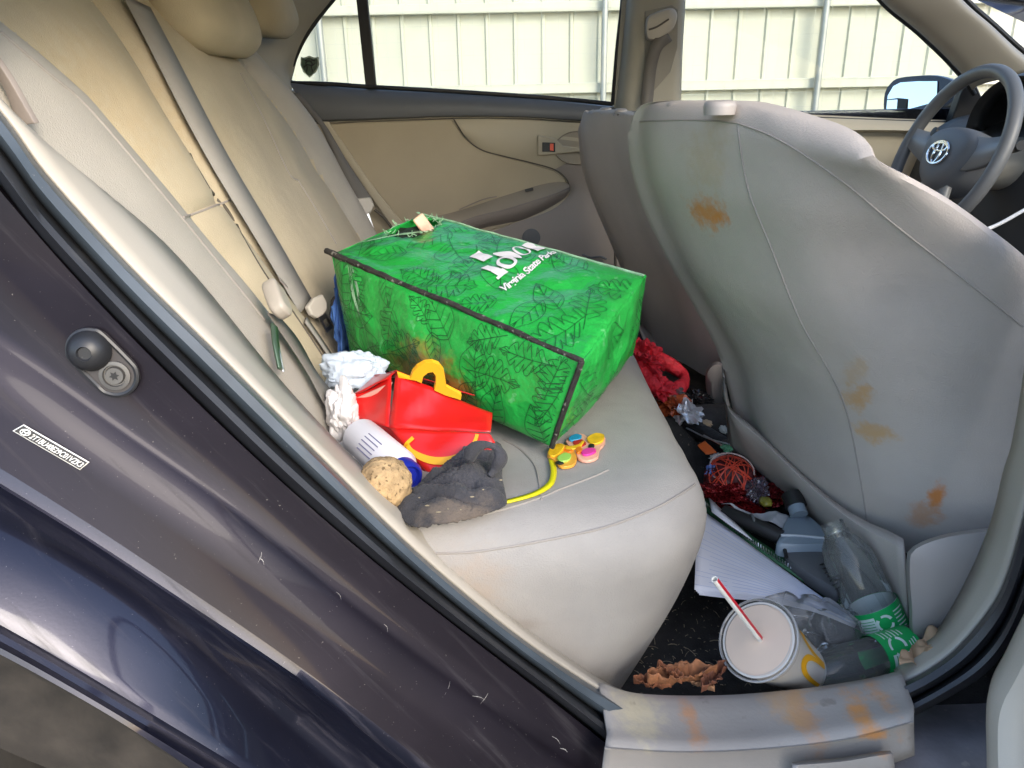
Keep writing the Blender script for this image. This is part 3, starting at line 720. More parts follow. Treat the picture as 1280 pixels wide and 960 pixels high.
guide(900, 129.5, .29, fs, 1.15); guide(846, 131, .43, fs, .9)
guide(757, 136.5, 1.15, ff, .85); guide(776, 138, 1.03, ff, .85)
# side plastics
rc = [(1133, 700), (1143, 682), (1185, 667), (1252, 658), (1290, 655), (1290, 800), (1185, 800), (1142, 800), (1136, 760)]
def cushioned(pl, y, th, rows_):
    c = Vector((sum(p[0] for p in pl)/len(pl), sum(p[1] for p in pl)/len(pl)))
    out = []
    for k, dy in rows_: out.append([U(*(c+(Vector(p)-c)*k), y=y+dy) for p in pl])
    return loft(out, 60, None, True, True)
ob('recliner_cover', *cushioned(rc, .105, .05, ((1.0, .10), (1.0, .02), (.98, .006), (.93, -.004), (.7, -.010), (.3, -.013))), mat('taupe recliner plastic', (.33, .305, .29), .42, var=.04), fs)
rc2 = [(882, 468), (888, 456), (898, 452), (906, 462), (910, 500), (910, 530), (902, 536), (893, 520), (884, 495)]
ob('recliner_cover', *cushioned(rc2, .80, .04, ((1.0, .08), (1.0, .02), (.9, .0), (.5, -.01))), m_lower, ff)
# far seat hem
hm = [[U(*p, y=y) for p in l] for l, y in (([(798, 405), (830, 430), (865, 465), (882, 490)], 1.15), ([(803, 420), (835, 455), (862, 482), (884, 515)], 1.1), ([(815, 440), (845, 475), (868, 508), (893, 536)], 1.08))]
ob('hem', *loft(hm, 20, 8), m_fabf, ff, solid=.004)
for y0, par in ((.12, fs), (.83, ff)):
    rows = [[Vector((x, y, z)) for x, y, z in ((.66, y0, .36), (.66, y0+.48, .36), (.98, y0+.46, .40), (.98, y0+.02, .40))], [Vector((x, y, z)) for x, y, z in ((.68, y0, .47), (.68, y0+.48, .47), (1.0, y0+.46, .53), (1.0, y0+.02, .53))], [Vector((x, y, z)) for x, y, z in ((.70, y0+.03, .50), (.70, y0+.45, .50), (.96, y0+.43, .56), (.96, y0+.05, .56))]]
    ob('seat_base', *loft(rows, 60, 14, True, True), m_fabf, par)
ob('centre_console', *loft([[Vector((x, .72+sx*.085, z)) for sx, z in ((-1, .30), (-.98, .50), (-.8, .545), (0, .55), (.8, .545), (.98, .50), (1, .30))] for x in (.52, .55, .9, 1.2)], 24, 10), m_dash, car, solid=.006)

# ---- far rear door
DY = 1.405
door = ob('rear_door', *slab([(355, 110), (400, 125), (560, 128), (770, 140), (778, 160), (772, 340), (772, 480), (430, 480), (380, 300), (352, 200)], DY, .05), m_beige, car, bevel=.004)
up_ = [(360, 102), (400, 107), (460, 112), (560, 117), (680, 125), (768, 134)]; lo_ = [(394, 153), (450, 151), (566, 146.5), (650, 147), (720, 151), (782, 155)]
v, f = band(up_, lo_, [(-.05, 1.44), (0, 1.428), (.06, 1.408), (.3, 1.392), (.7, 1.386), (.94, 1.390), (1, 1.405)])
ob('belt_trim', v, f, m_dgrey, door)
ins = [(396, 156), (450, 153), (564, 149), (580, 172), (600, 187), (628, 196), (662, 204), (692, 213), (707, 225), (711, 236), (700, 252), (640, 280), (600, 292), (560, 300), (470, 320), (440, 300), (420, 230)]
ob('door_insert', *slab(ins, DY-.006, .02), m_insert, door, bevel=.003)
# hard upper panel and lower panel, each sheet a little proud
upn = [(568, 150), (650, 151), (720, 154), (780, 158), (778, 250), (716, 240), (711, 224), (694, 211), (663, 201), (629, 193), (603, 184), (584, 168)]
v, f = band([(569, 150), (600, 150), (650, 151), (720, 154), (785, 158)], [(582, 172), (601, 187), (628, 195), (662, 203), (693, 212)], [(0, DY-.004), (.35, DY-.014), (.8, DY-.010), (1, DY-.001)])
ob('upper_panel', v, f, m_beige, door)
v, f = band([(693, 212), (707, 224), (713, 240), (690, 262), (640, 280), (590, 300)], [(790, 160), (790, 215), (790, 275), (790, 330), (740, 360), (600, 400)], [(0, DY-.003), (.1, DY-.010), (.5, DY-.012), (1, DY-.010)])
ob('lower_panel', v, f, m_lower, door)
A = [(545, 268), (573, 262), (621, 246), (649, 237), (676, 229), (700, 226), (711, 230)]
B = [(560, 284), (592, 271), (625, 263), (649, 256), (678, 247), (698, 240), (712, 234)]
Cc = [(570, 298), (606, 285), (630, 280), (655, 274), (684, 261), (705, 248), (713, 238)]
v1, f1 = band(A, B, [(0, DY), (.1, DY-.006), (.5, DY-.03), (.85, DY-.048), (1, DY-.054)])
mb = MB().add(v1, f1); ob('armrest_top', v1, f1, mat('tan armrest', (.36, .31, .24), .6, var=.04), door)
v1, f1 = band(B, Cc, [(0, DY-.054), (.08, DY-.058), (.4, DY-.056), (.75, DY-.040), (1, DY-.004)])
ob('armrest', v1, f1, m_lower, door)
pk = [U(*p, y=DY-.012) for p in ((574, 262), (590, 255), (605, 249), (621, 245.5))]
ob('pocket_edge', *tube(pk, .0016, 6), m_lower, door)
pts = crv([U(*p, y=DY-.008) for p in ((566, 147), (582, 172), (601, 187), (628, 195), (662, 203), (693, 212), (708, 224), (712, 235))], 40)
ob('panel_gap', *tube(pts, .0018, 6, k=0), m_gap, door)
pts = crv([U(*p, y=DY-.001) for p in ((394, 154.5), (450, 152.5), (566, 148), (650, 148.5), (720, 152.5), (770, 155))], 40)
ob('panel_gap', *tube(pts, .002, 6, k=0), m_gap, door)
# handle cup, pull and lock switch
cup = U(722, 185, y=DY-.0125); rows = []
for k, dy in ((1.04, -.001), (1.0, -.003), (.9, .004), (.6, .016), (.15, .02)):
    rows.append([cup+Vector((.058*k*math.cos(a), dy, .040*k*math.sin(a))) for a in [i*math.pi/16 for i in range(32)]])
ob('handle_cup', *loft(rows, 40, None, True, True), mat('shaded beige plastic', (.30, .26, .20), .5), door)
hb = [(672, 169), (694, 173), (704, 182), (724, 185), (745, 186), (745, 190), (724, 190), (703, 192), (672, 195)]
h = ob('door_pull', *slab(hb, DY-.026, .012), m_beige, door, bevel=.003)
ob('bezel_gap', *tube([U(*p, y=DY-.014) for p in ((694, 172), (672, 168.5), (671.5, 196), (700, 193.5))], .0012, 6, k=40), m_gap, h) if False else None
ob('window_switch', *slab([(678, 178), (694, 178.5), (694, 190), (678, 189.5)], DY-.030, .006), m_black, door, bevel=.001)
ob('switch_mark', *slab([(687.5, 179.5), (692, 179.7), (692, 188.5), (687.5, 188)], DY-.0312, .002), mat('red orange switch mark', (.8, .09, .03), .4), door)  # plain orange mark on the dark switch
ob('armrest_button', *slab([(656, 237), (666, 234.5), (667, 238), (657, 240.5)], DY-.045, .004), m_black, door, bevel=.001)
spk = U(664, 297, y=DY-.013)
ob('speaker_cover', *lathe([(.024, 0), (.024, .003), (.018, .004), (.004, .003)], spk, (0, -1, 0), 28), m_dgrey, door)
ob('door_edge', *tube([U(*p, y=DY-.012) for p in ((769, 262), (769.5, 300), (769.5, 345), (768, 400))], .0028, 6), m_gap, door)
ob('map_pocket', *tube([U(*p, y=DY-.02) for p in ((728, 318), (738, 322), (750, 321), (758, 324))], .003, 6), m_dgrey, door)
# glass, division bar, seals
gl = [(362, 106), (362, 92), (376, 56), (395, 26), (420, -5), (470, -60), (790, -60), (768, 128), (680, 121), (560, 113), (460, 107)]
ob('window_glass', *slab(gl, 1.436, .004), m_glass, door, smooth=False)
ob('division_bar', *slab([(441, -40), (455, -40), (470, 110), (457, 110)], 1.424, .02), m_seal, door, bevel=.002)
ob('window_seal', *tube([U(*p, y=1.425) for p in ((363, 104), (410, 105), (460, 108.5), (560, 114), (680, 122), (766, 130))], .0055, 8), m_seal, door)
ob('window_seal', *tube([U(*p, y=1.425) for p in ((363, 106), (362, 92), (376, 56), (395, 26), (424, -10), (470, -60))], .006, 8), m_seal, door)
ob('window_seal', *tube([U(*p, y=1.425) for p in ((787, -60), (779, 0), (772, 60), (766, 131))], .006, 8), m_seal, door)
ob('window_frame', *slab([(782, -60), (800, -60), (778, 140), (767, 140)], 1.418, .03), m_pillar, door)
# shield sticker on the quarter glass
sh = [(376, 71), (381, 72), (386.5, 69.5), (392, 72), (398, 71), (399, 81), (395, 90), (387, 97), (379, 90), (375.5, 81)]
st = ob('shield_sticker', *slab(sh, 1.4325, .0015), mat('dark green sticker ink', (.05, .085, .06), .5, var=.5, vscale=90), door, smooth=False)
ins2 = [((p[0]-387)*.74+387, (p[1]-83)*.74+83.5) for p in sh]
ob('sticker_rim', *tube([U(*p, y=1.4318) for p in [((p[0]-387)*.88+387, (p[1]-83)*.88+83) for p in sh]], .0011, 6, closed=True), mat('pale sticker ink', (.35, .42, .34), .5), st)
em = MB()
for l in ([(383, 90), (384, 84), (382, 79), (386, 76), (390, 79), (389, 84), (391, 90)], [(380, 84), (384, 81), (390, 82), (394, 79)], [(381, 76), (384, 75)], [(389, 75), (394, 76)]):
    em.add(*tube([U(*p, y=1.4318) for p in l], .0016, 6))
em.ob('sticker_emblem', m_black, st)

# ---- rear pillar trim, centre pillar, windscreen pillar
cp = [[U(*p, y=y) for p in l] for l, y in (([(300, -90), (302, -20), (306, 60), (332, 92), (356, 118)], 1.30), ([(345, -90), (340, -20), (338, 40), (347, 80), (364, 112)], 1.36), ([(440, -90), (404, -10), (376, 35), (360, 82), (362, 106)], 1.405), ([(470, -70), (424, -6), (392, 32), (375, 62), (364, 98)], 1.428))]
ob('rear_pillar_trim', *loft(cp, 30, 24), m_pillar, car, solid=.004)
bp_ = [[U(*p, y=y) for p in l] for l, y in (([(789, -80), (783, 0), (776, 70), (767, 142)], 1.425), ([(800, -80), (795, 0), (790, 70), (784, 150)], 1.375), ([(838, -80), (835, 0), (832, 70), (828, 150)], 1.37), ([(853, -80), (851, 0), (848, 70), (846, 150)], 1.375), ([(858, -80), (856, 0), (852, 70), (850, 150)], 1.43))]
cpil = ob('centre_pillar_trim', *loft(bp_, 20, 20), m_pillar, car, solid=.004)
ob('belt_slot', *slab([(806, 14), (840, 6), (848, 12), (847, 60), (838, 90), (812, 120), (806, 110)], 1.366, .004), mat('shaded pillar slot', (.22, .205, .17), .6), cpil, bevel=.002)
ob('belt_anchor', *cushioned([(808, 24), (818, 16), (838, 10), (846, 16), (845, 28), (838, 40), (820, 50), (808, 48)], 1.345, .02, ((1.0, .022), (1, .008), (.9, 0), (.5, -.004))), m_cream, cpil)
ob('anchor_slot', *tube([U(*p, y=1.339) for p in ((811, 37), (822, 33), (836, 24))], .0022, 6), m_gap, cpil)
ob('seat_belt', *ribbon([U(*p, y=y) for p, y in (((836, 44), 1.350), ((822, 56), 1.345), ((815, 75), 1.350), ((811, 100), 1.355), ((808, 135), 1.35))], (0, -1, 0), .030), m_beltd, car, solid=.002)
apl = [[U(*p, y=y) for p in l] for l, y in (([(1060, -60), (1102, -1), (1153, 42), (1200, 88), (1216, 112)], 1.36), ([(1075, -60), (1118, -2), (1166, 38), (1208, 78), (1230, 104)], 1.325), ([(1150, -60), (1190, -2), (1230, 34), (1262, 66), (1290, 90)], 1.29), ([(1158, -60), (1200, -2), (1240, 34), (1270, 62), (1298, 84)], 1.31))]
ob('windscreen_pillar', *loft(apl, 24, 20), m_cream, car, solid=.004)
ob('windscreen_seal', *tube([U(*p, y=1.318) for p in ((1162, -60), (1206, -2), (1244, 33), (1276, 62), (1310, 88))], .007, 8), m_seal, car)
ob('window_seal', *tube([U(*p, y=1.385) for p in ((1058, -62), (1100, 0), (1150, 43), (1198, 90), (1218, 118))], .006, 8), m_seal, car)
# front door glass and its upper trim
fd = ob('front_door', *slab([(851, 147), (940, 150), (1040, 153), (1210, 158), (1235, 150), (1330, 230), (1330, 420), (852, 420)], 1.405, .06), m_beige, car, bevel=.006)
ob('window_glass', *slab([(849, 140), (1040, 148), (1216, 154), (1216, 115), (1155, 48), (1100, 0), (1050, -60), (853, -60)], 1.44, .004), m_glass, fd, smooth=False)
v, f = band([(848, 136), (940, 144), (1040, 148), (1120, 151), (1230, 155)], [(848, 160), (940, 165), (1040, 166), (1130, 166), (1240, 172)], [(-.2, 1.43), (0, 1.42), (.3, 1.39), (.8, 1.38), (1, 1.40)])
ob('belt_trim', v, f, m_beige, fd)
ob('window_seal', *tube([U(*p, y=1.424) for p in ((848, 138), (1040, 148.5), (1225, 155))], .004, 8), m_seal, fd)
ob('mirror_sail', *slab([(1190, 150), (1205, 108), (1222, 108), (1240, 150), (1232, 160), (1188, 158)], 1.40, .03), m_black, fd, bevel=.004)

# ---- outside mirror
ho = [(1105, 140), (1106, 116), (1114, 103), (1124, 97), (1150, 94), (1172, 94), (1190, 100), (1203, 112), (1202, 128), (1186, 146), (1166, 156), (1140, 157), (1114, 151)]
MYY = 1.62
rows = []
c = Vector((1152, 127))
for k, dy in ((.97, -.006), (1.0, 0), (1.0, .02), (.93, .07), (.6, .12), (.15, .13)): rows.append([U(*(c+(Vector(p)-c)*k), y=MYY+dy) for p in ho])
MN = Vector((-.90, -.40, .13)).normalized(); MC = U(1150, 127, y=1.60)
def mp(px, py, o=0):
    d = ray(px, py); return CAM+d*((MC-CAM).dot(MN)/d.dot(MN))+MN*o
rows = []
for k, o in ((.97, .004), (1.0, -.002), (1.0, -.03), (.92, -.09), (.6, -.13), (.15, -.14)): rows.append([mp(*(c+(Vector(p)-c)*k), o) for p in ho])
mir = ob('side_mirror', *loft(rows, 60, 24, True, True), m_paint, car)
gl = [(1110, 141), (1112, 120), (1119, 108), (1128, 103.5), (1150, 102), (1174, 102), (1173, 131), (1160, 147), (1148, 153), (1130, 152), (1115, 148)]
mm = mat('mirror glass', (.82, .86, .90), .02, metal=1, var=0)
ob('mirror_glass', *prism([mp(*p, .006) for p in gl], MN*.002), mm, mir, smooth=False)
ob('blind_spot_mirror', *prism([mp(*p, .0085) for p in ((1111, 125), (1126, 123), (1137, 124), (1136, 137), (1122, 138.5), (1110, 138))], MN*.004), m_black, mir, bevel=.001)
ob('blind_spot_glass', *prism([mp(*p, .0128) for p in ((1113, 126), (1126, 125), (1125, 137), (1112, 137))], MN*.001), mm, mir)
ob('mirror_arm', *slab([(1165, 140), (1200, 120), (1212, 152), (1200, 160), (1165, 158)], 1.48, .16), m_black, mir, bevel=.01)

# ---- steering wheel and dashboard
sc_ = Vector((.96, 1.02, .85)); t_ = R(20); e1 = Vector((0, 1, 0)); e2 = Vector((math.sin(t_), 0, math.cos(t_))); en = Vector((-math.cos(t_), 0, math.sin(t_)))
Rw_ = .176
def sw(a, r, h=0): return sc_+e1*math.cos(a)*r+e2*math.sin(a)*r+en*h
stw = ob('steering_wheel', *tube([sw(2*math.pi*i/60, Rw_) for i in range(60)], .0140, 14, k=0, closed=True), m_wheel, car)
hubp = [(-.088, .030), (-.06, .052), (0, .060), (.06, .052), (.088, .030), (.082, -.01), (.055, -.05), (0, -.075), (-.055, -.05), (-.082, -.01)]
rows = []
for k, h in ((1.0, -.06), (1.04, -.02), (1.0, .0), (.88, .012), (.6, .018), (.2, .02)): rows.append([sc_+e1*a*k+e2*b*k+en*h for a, b in hubp])
hub = ob('airbag_hub', *loft(rows, 60, 24, True, True), mat('grey airbag cover', (.13, .135, .145), .5, var=.04, bump=.1, bscale=500), stw)
for sx in (-1, 1):
    pl = [sc_+e1*sx*.07+e2*.01+en*(-.005), sc_+e1*sx*.12+e2*.018+en*(-.006), sc_+e1*sx*.17+e2*.03]
    ob('spoke', *ribbon(pl, en, lambda t: .07-.03*t), mat('pale grey spoke', (.26, .265, .27), .4) if sx < 0 else MATS['pale grey spoke'], stw, solid=.014)
    pl = [sc_+e1*sx*.03+e2*(-.06)+en*(-.01), sc_+e1*sx*.045+e2*(-.11)+en*(-.01), sc_+e1*sx*.06+e2*(-.165)]
    ob('spoke', *ribbon(pl, en, .035), MATS['pale grey spoke'], stw, solid=.014)
eb = MB()
def ell(rx, ry, cy=0, n=28): return [sc_+e1*rx*math.cos(2*math.pi*i/n)+e2*(cy+ry*math.sin(2*math.pi*i/n))+en*.022 for i in range(n)]
for rx, ry, cy in ((.036, .024, 0), (.0125, .0235, 0), (.026, .0085, .0115)): eb.add(*tube(ell(rx, ry, cy), .0026, 6, k=0, closed=True))
eb.ob('emblem', m_chrome, hub)
ob('spoke_button', *lathe([(.010, 0), (.010, .006), (.006, .007)], sc_+e1*.085+e2*.045+en*.0, en, 16), m_black, stw)
ob('column_stalk', *tube([sc_+Vector((.10, .03, .0)), sc_+Vector((.07, -.10, .02)), sc_+Vector((.05, -.16, .03))], .010, 8), m_black, stw)
dsh = [[(.98, y, .50), (1.03, y, .60), (1.07, y, .74), (1.10, y, .84), (1.13, y, .885), (1.22, y, .915), (1.55, y, .95), (1.75, y, .96)] for y in (.06, .3, .55, .72, .9, 1.1, 1.25, 1.37)]
dash = ob('dashboard', *loft(dsh, 40, 30), m_dash, car, solid=.01)
hood = [[sc_+Vector((dx, 1.0*r*math.cos(a), .04+r*.75*math.sin(a))) for a in [math.pi*i/16 for i in range(17)]] for dx, r in ((.15, .135), (.12, .15), (.20, .165), (.34, .15))]
ob('instrument_hood', *loft(hood, 30, 14), m_black, dash, solid=.006)
ob('column_cover', *loft([[sc_+Vector((dx, r*math.cos(a), -.02+r*.8*math.sin(a))) for a in [2*math.pi*i/16 for i in range(16)]] for dx, r in ((.05, .055), (.10, .065), (.22, .07))], 24, 10, True, True), mat('beige column cover', (.33, .30, .25), .5), dash)
vt = Vector((1.075, .80, .735))
for dz in (0, -.10):
    ob('round_vent', *tube([vt+Vector((-.012-.02*dz, .04*math.cos(a), dz+.04*math.sin(a))) for a in [2*math.pi*i/20 for i in range(20)]], .006, 8, closed=True), m_dgrey, dash)
    ob('vent_centre', *lathe([(.036, 0), (.034, .008), (.012, .004), (.010, .014), (.004, .015)], vt+Vector((.0, 0, dz)), (-1, 0, .1), 24), m_black, dash)
ob('lower_dash', *loft([[(.96, y, .50), (1.0, y, .62), (1.03, y, .68)] for y in (.86, 1.0, 1.36)], 12, 10), m_dash, dash, solid=.01)

# ---- roof, screens, shelf and the rest of the body round the cabin
rf = [[(x, y, 1.345+zz+.03*math.cos((y-.7)/.6)) for y, zz in ((.10, -.045), (.2, .0), (.7, .012), (1.2, .0), (1.31, -.045))] for x, dz in ((-.95, 0), (-.4, 0), (.2, 0), (.8, 0))]
for r, dz in zip(rf, (-.06, .0, .015, -.03)): r[:] = [Vector((a, b, c+dz)) for a, b, c in r]
ob('roof', *loft(rf, 24, 24), m_paint, car, solid=.012, soff=1)
rf2 = [[p-Vector((0, 0, .02)) for p in r] for r in rf]
ob('headliner', *loft(rf2, 24, 24), m_pillar, car, solid=.006)
def screen(name, q, m=m_glass):
    return ob(name, *loft([[q[0], (Vector(q[0])+Vector(q[1]))/2+Vector(q[4]), q[1]], [q[3], (Vector(q[3])+Vector(q[2]))/2+Vector(q[4]), q[2]]], 16), m, car)
screen('windscreen', ((.80, .12, 1.30), (.80, 1.29, 1.30), (1.72, 1.33, .94), (1.72, .07, .94), (.05, 0, .01)))
screen('rear_screen', ((-.95, .13, 1.27), (-.95, 1.28, 1.27), (-1.5, 1.25, 1.0), (-1.5, .15, 1.0), (-.05, 0, .01)))
ob('boot_lid', *loft([[(x, y, z) for y in (-.02, .3, .7, 1.1, 1.43)] for x, z in ((-1.48, 1.0), (-1.7, .98), (-1.85, .93), (-1.88, .6), (-1.82, .35))], 16, 16), m_paint, car, solid=.006)
ob('bonnet', *loft([[(x, y, z+.02*math.cos((y-.7)/.5)) for y in (-.06, .3, .7, 1.1, 1.46)] for x, z in ((1.68, .93), (2.0, .90), (2.4, .82), (2.62, .70), (2.66, .4), (2.6, .2))], 20, 20), m_paint, car, solid=.006)
# near rear pillar above the door opening, roof rails
np_ = [[(-.42, .0, 1.02), (-.40, .03, 1.15), (-.25, .10, 1.29), (.0, .12, 1.33)], [(-.50, -.03, 1.0), (-.55, .02, 1.12), (-.50, .10, 1.27), (-.4, .125, 1.34)], [(-.75, -.03, 1.0), (-.80, .03, 1.10), (-.88, .10, 1.24), (-.95, .125, 1.28)], [(-1.45, -.02, .99), (-1.40, .06, 1.02), (-1.2, .12, 1.14), (-.95, .13, 1.27)]]
ob('rear_pillar', *loft(np_, 20, 20), m_paint, car, solid=.004)
ob('roof_rail', *tube([(-.42, .02, 1.05), (-.36, .06, 1.18), (-.22, .10, 1.29), (.05, .115, 1.33), (.5, .115, 1.335), (.80, .11, 1.30), (1.2, .09, 1.16), (1.70, .05, .95)], .022, 8), m_paint, car)
ob('roof_rail', *tube([(-1.4, 1.37, 1.02), (-.95, 1.30, 1.26), (-.4, 1.305, 1.325), (.3, 1.305, 1.335), (.80, 1.30, 1.30), (1.0, 1.31, 1.22)], .022, 8), m_paint, car)
fs_ = [[(-1.85, 1.45, z), (-.9, 1.50, z), (0, 1.53, z), (1.2, 1.52, z), (2.6, 1.42, z)] for z in (.22, .5, .75, .93)]
for r, dy in zip(fs_, (0, .03, .02, -.05)): r[:] = [Vector((a, b+dy, c)) for a, b, c in r]
ob('far_body_side', *loft(fs_, 30, 14), m_paint, car, solid=.004)
nf = [[(.60, .0, z), (.9, -.02, z), (1.3, -.02, z), (1.75, .0, z)] for z in (.24, .5, .75, .93)]
for r, dy in zip(nf, (-.13, -.15, -.14, -.05)): r[:] = [Vector((a, b+dy, c)) for a, b, c in r]
nfd = ob('front_door', *loft(nf, 20, 14), m_paint, car, solid=.03)
ob('window_glass', *loft([[(.60, -.05, .93), (1.1, -.05, .93), (1.66, -.04, .945)], [(.47, .10, 1.31), (.75, .10, 1.30), (.80, .10, 1.285)]], 12, 8), m_glass, nfd)
nw = [[(1.75, -.13, z), (2.1, -.14, z), (2.6, .0, z)] for z in (.70, .93)]
ob('front_wing', *loft(nw, 12, 8), m_paint, car, solid=.01)
fw_ = ob('wheel', *lathe([(.19, -.09), (.30, -.095), (.318, -.07), (.318, .07), (.30, .095), (.19, .09), (.19, -.09)], (1.95, -.04, .318), (0, 1, 0), 36), MATS['tyre rubber'], car)
for x in (-.78, 1.95): ob('wheel', *lathe([(.19, -.09), (.30, -.095), (.318, -.07), (.318, .07), (.30, .095), (.19, .09), (.19, -.09)], (x, 1.44, .318), (0, 1, 0), 36), MATS['tyre rubber'], car)

# ---- the open rear door, swung out beside the camera
dd = Vector((-.10, -.995, 0)).normalized(); hinge = Vector((.63, -.095, 0)); dn = Vector((-dd.y, dd.x, 0))*1   # dn points forward
if dn.x < 0: dn = -dn
def dp(s, z, o=0): return hinge+dd*s+Vector((0, 0, z))+dn*o
sec = [(.32, 0), (.50, .035), (.70, .045), (.93, .01)]
rows = [[dp(s, z, o+.075) for s in (0, .3, .65, .95)] for z, o in sec]
od = ob('rear_door', *loft(rows, 16, 16), m_paint, car, solid=.004)
tr = [[dp(s, z, o) for s in (.03, .12, .4, .75, .93)] for z, o in ((.34, .05), (.37, .005), (.50, -.012), (.68, -.03), (.72, .0), (.90, .01), (.94, .05))]
ob('door_trim', *loft(tr, 24, 30), m_beige, od, solid=.004)
lo = [U(*p, y=y) for p, y in (((1292, 770), -.105), ((1262, 830), -.10), ((1239, 881), -.105), ((1238, 960), -.13), ((1238, 1010), -.15))]
hi = [p+Vector((.10, -.015, .0)) for p in lo]
md = [p+Vector((.012, -.022, .0)) for p in lo]
ob('door_trim_edge', *loft([[p+Vector((.02, .03, -.01)) for p in lo], lo, md, hi], 30, 16), m_cream, od, solid=.003)
ob('window_frame', *tube([dp(.02, .93, .045), dp(.06, 1.15, .035), dp(.16, 1.32, .0), dp(.45, 1.33, .0), dp(.72, 1.22, .01), dp(.93, .97, .04)], .020, 8), m_black, od)
ob('window_glass', *loft([[dp(s, .93, .045) for s in (.04, .5, .93)], [dp(s, z, .01) for s, z in ((.15, 1.30), (.45, 1.32), (.72, 1.22))]], 12, 8), m_glass, od)

# far outboard belt over the seat edge
fb = [[U(*p, y=y) for p, y in l] for l in ([((364, 117), 1.345), ((400, 158), 1.315), ((418, 205), 1.285), ((433, 254), 1.255)], [((374, 116), 1.35), ((406, 155), 1.32), ((436, 205), 1.29), ((465, 248), 1.26)])]
belt = ob('seat_belt', *loft(fb, 30), m_beltd, car, solid=.002)
P = U(451, 258, y=1.25); Q = U(444, 238, y=1.255)
tongue(belt, P, Q-P, CAM-P, 1.15)
ob('belt_trim_strip', *loft([[U(*p, y=1.385) for p in l] for l in ([(402, 152), (430, 195), (460, 240), (490, 282), (505, 300)], [(411, 152), (440, 195), (472, 240), (505, 280), (520, 296)])], 20), m_beige, car, solid=.01, bevel=.002)
ob('door_gap', *tube([U(*p, y=1.37) for p in ((468, 262), (480, 272), (490, 285))], .004, 6), m_gap, car)
# cables at the wheel
wc = mat('white cable', (.72, .72, .72), .4, var=.02)
ob('phone_cable', *tube([U(1180, 275, x=.80), U(1205, 291, x=.84), U(1240, 284, x=.92), U(1285, 260, x=1.02), U(1330, 235, x=1.06)], .0035, 8), wc, car)
ob('phone_cable', *tube([U(*p, y=.93) for p in ((1118, 196), (1135, 172), (1160, 145), (1190, 122))], .003, 8), wc, car) if False else None

# ================================================================== LOOSE THINGS ON THE BACK SEAT
# ---- the green shopping bag, lying on its side
A_, B_, C_, D_ = U(415, 318, z=.765), U(528, 268, z=.798), U(805, 345, z=.757), U(728, 452, z=.715)
E_, F_ = U(690, 559, z=.592), U(438, 442, z=.62)
G_ = U(790, 444, z=.605); H_ = B_+(F_-A_)*.9+Vector((0, .06, -.04))
bag = thing('shopping_bag', ((E_+F_+G_+H_)/4), 'bulging green reusable shopping bag with black edging and white lettering lying on the seat', 'shopping bag')
NB = 44
def bagS(q, u, v, off=0, bulge=.03):
    a, b, c, d = q
    p = a.lerp(b, u).lerp(d.lerp(c, u), v)
    nn = (b-a).cross(d-a).normalized()
    e = (16*u*(1-u)*v*(1-v)); e = max(0, e)**.6
    e1_ = min(u, 1-u, v, 1-v); k = min(1, max(0, e1_)/.12)
    f = p*9
    cr = (abs(noise.noise(f))-.25)*.013+(abs(noise.noise(p*21))-.2)*.006+noise.noise(p*48)*.0014
    # folds that run down from the torn corner
    return p+nn*(e*bulge+cr*(.3+.7*k)+off)
def orient(q):  # normal outwards
    cc = (A_+B_+C_+D_+E_+F_+G_+H_)/8; n_ = (q[1]-q[0]).cross(q[3]-q[0]); m_ = sum(q, Vector())/4-cc
    return q if n_.dot(m_) > 0 else (q[0], q[3], q[2], q[1])
faces_q = dict(top=(A_, D_, C_, B_), front=(A_, D_, E_, F_), right=(D_, C_, G_, E_), back=(B_, C_, G_, H_), left=(A_, B_, H_, F_), under=(F_, E_, G_, H_))
outw = {}
for k, q in faces_q.items():
    cc = (A_+B_+C_+D_+E_+F_+G_+H_)/8; n_ = (q[1]-q[0]).cross(q[3]-q[0]); m_ = sum(q, Vector())/4-cc
    outw[k] = 1 if n_.dot(m_) > 0 else -1
BUL = dict(top=.009, front=.022, right=.016, back=.03, left=.02, under=.004)
def bag_pt(face, u, v, off=0):
    o = outw[face]; q = faces_q[face]
    p = bagS(q, u, v, 0, BUL[face]*o)
    nn = (q[1]-q[0]).cross(q[3]-q[0]).normalized()*o
    return p+nn*off
# the hole torn in the top, in (u along A-D, v along A-B)
def inhole(u, v):
    d = ((u-.085)/.085)**2+((v-.72)/.26)**2
    return d+.35*noise.noise(Vector((u*30, v*14, 4))) < 1.0
m_green = mat('green laminated bag', (.018, .36, .054), .36, var=.14, vscale=14, coat=.08, weave=0, bump=.25, bscale=420, wrinkle=.42, wscale=24,
    stains=[(bag_pt('front', .50, .72), (.085, .08, .050), (.30, .17, .03), .85), (bag_pt('front', .38, .80), (.06, .06, .03), (.13, .08, .02), .8),
            (bag_pt('front', .62, .80), (.05, .05, .03), (.33, .20, .05), .7)],
    speck=(75, .64, (.20, .55, .26), .35))
bv, bf = [], []
for k in faces_q:
    base = len(bv)
    for i in range(NB+1):
        for j in range(NB+1): bv.append(bag_pt(k, j/NB, i/NB))
    for i in range(NB):
        for j in range(NB):
            if k == 'top' and inhole((j+.5)/NB, (i+.5)/NB): continue
            a = base+i*(NB+1)+j; bf.append((a, a+1, a+NB+2, a+NB+1))
bo = ob('bag_body', bv, bf, m_green, bag, solid=.0015, soff=-1, surf='bag', ang=70)
m_bind = mat('black bag edging', (.028, .025, .022), .75, var=.6, vscale=60, bump=.5, bscale=300, speck=(110, .62, (.4, .38, .33), .5))
def edge(fa, pts, r, nm='edging'):
    ob(nm, *tube([bag_pt(fa, u, v, .001) for u, v in pts], r, 7), m_bind, bag)
lin = [i/24 for i in range(25)]
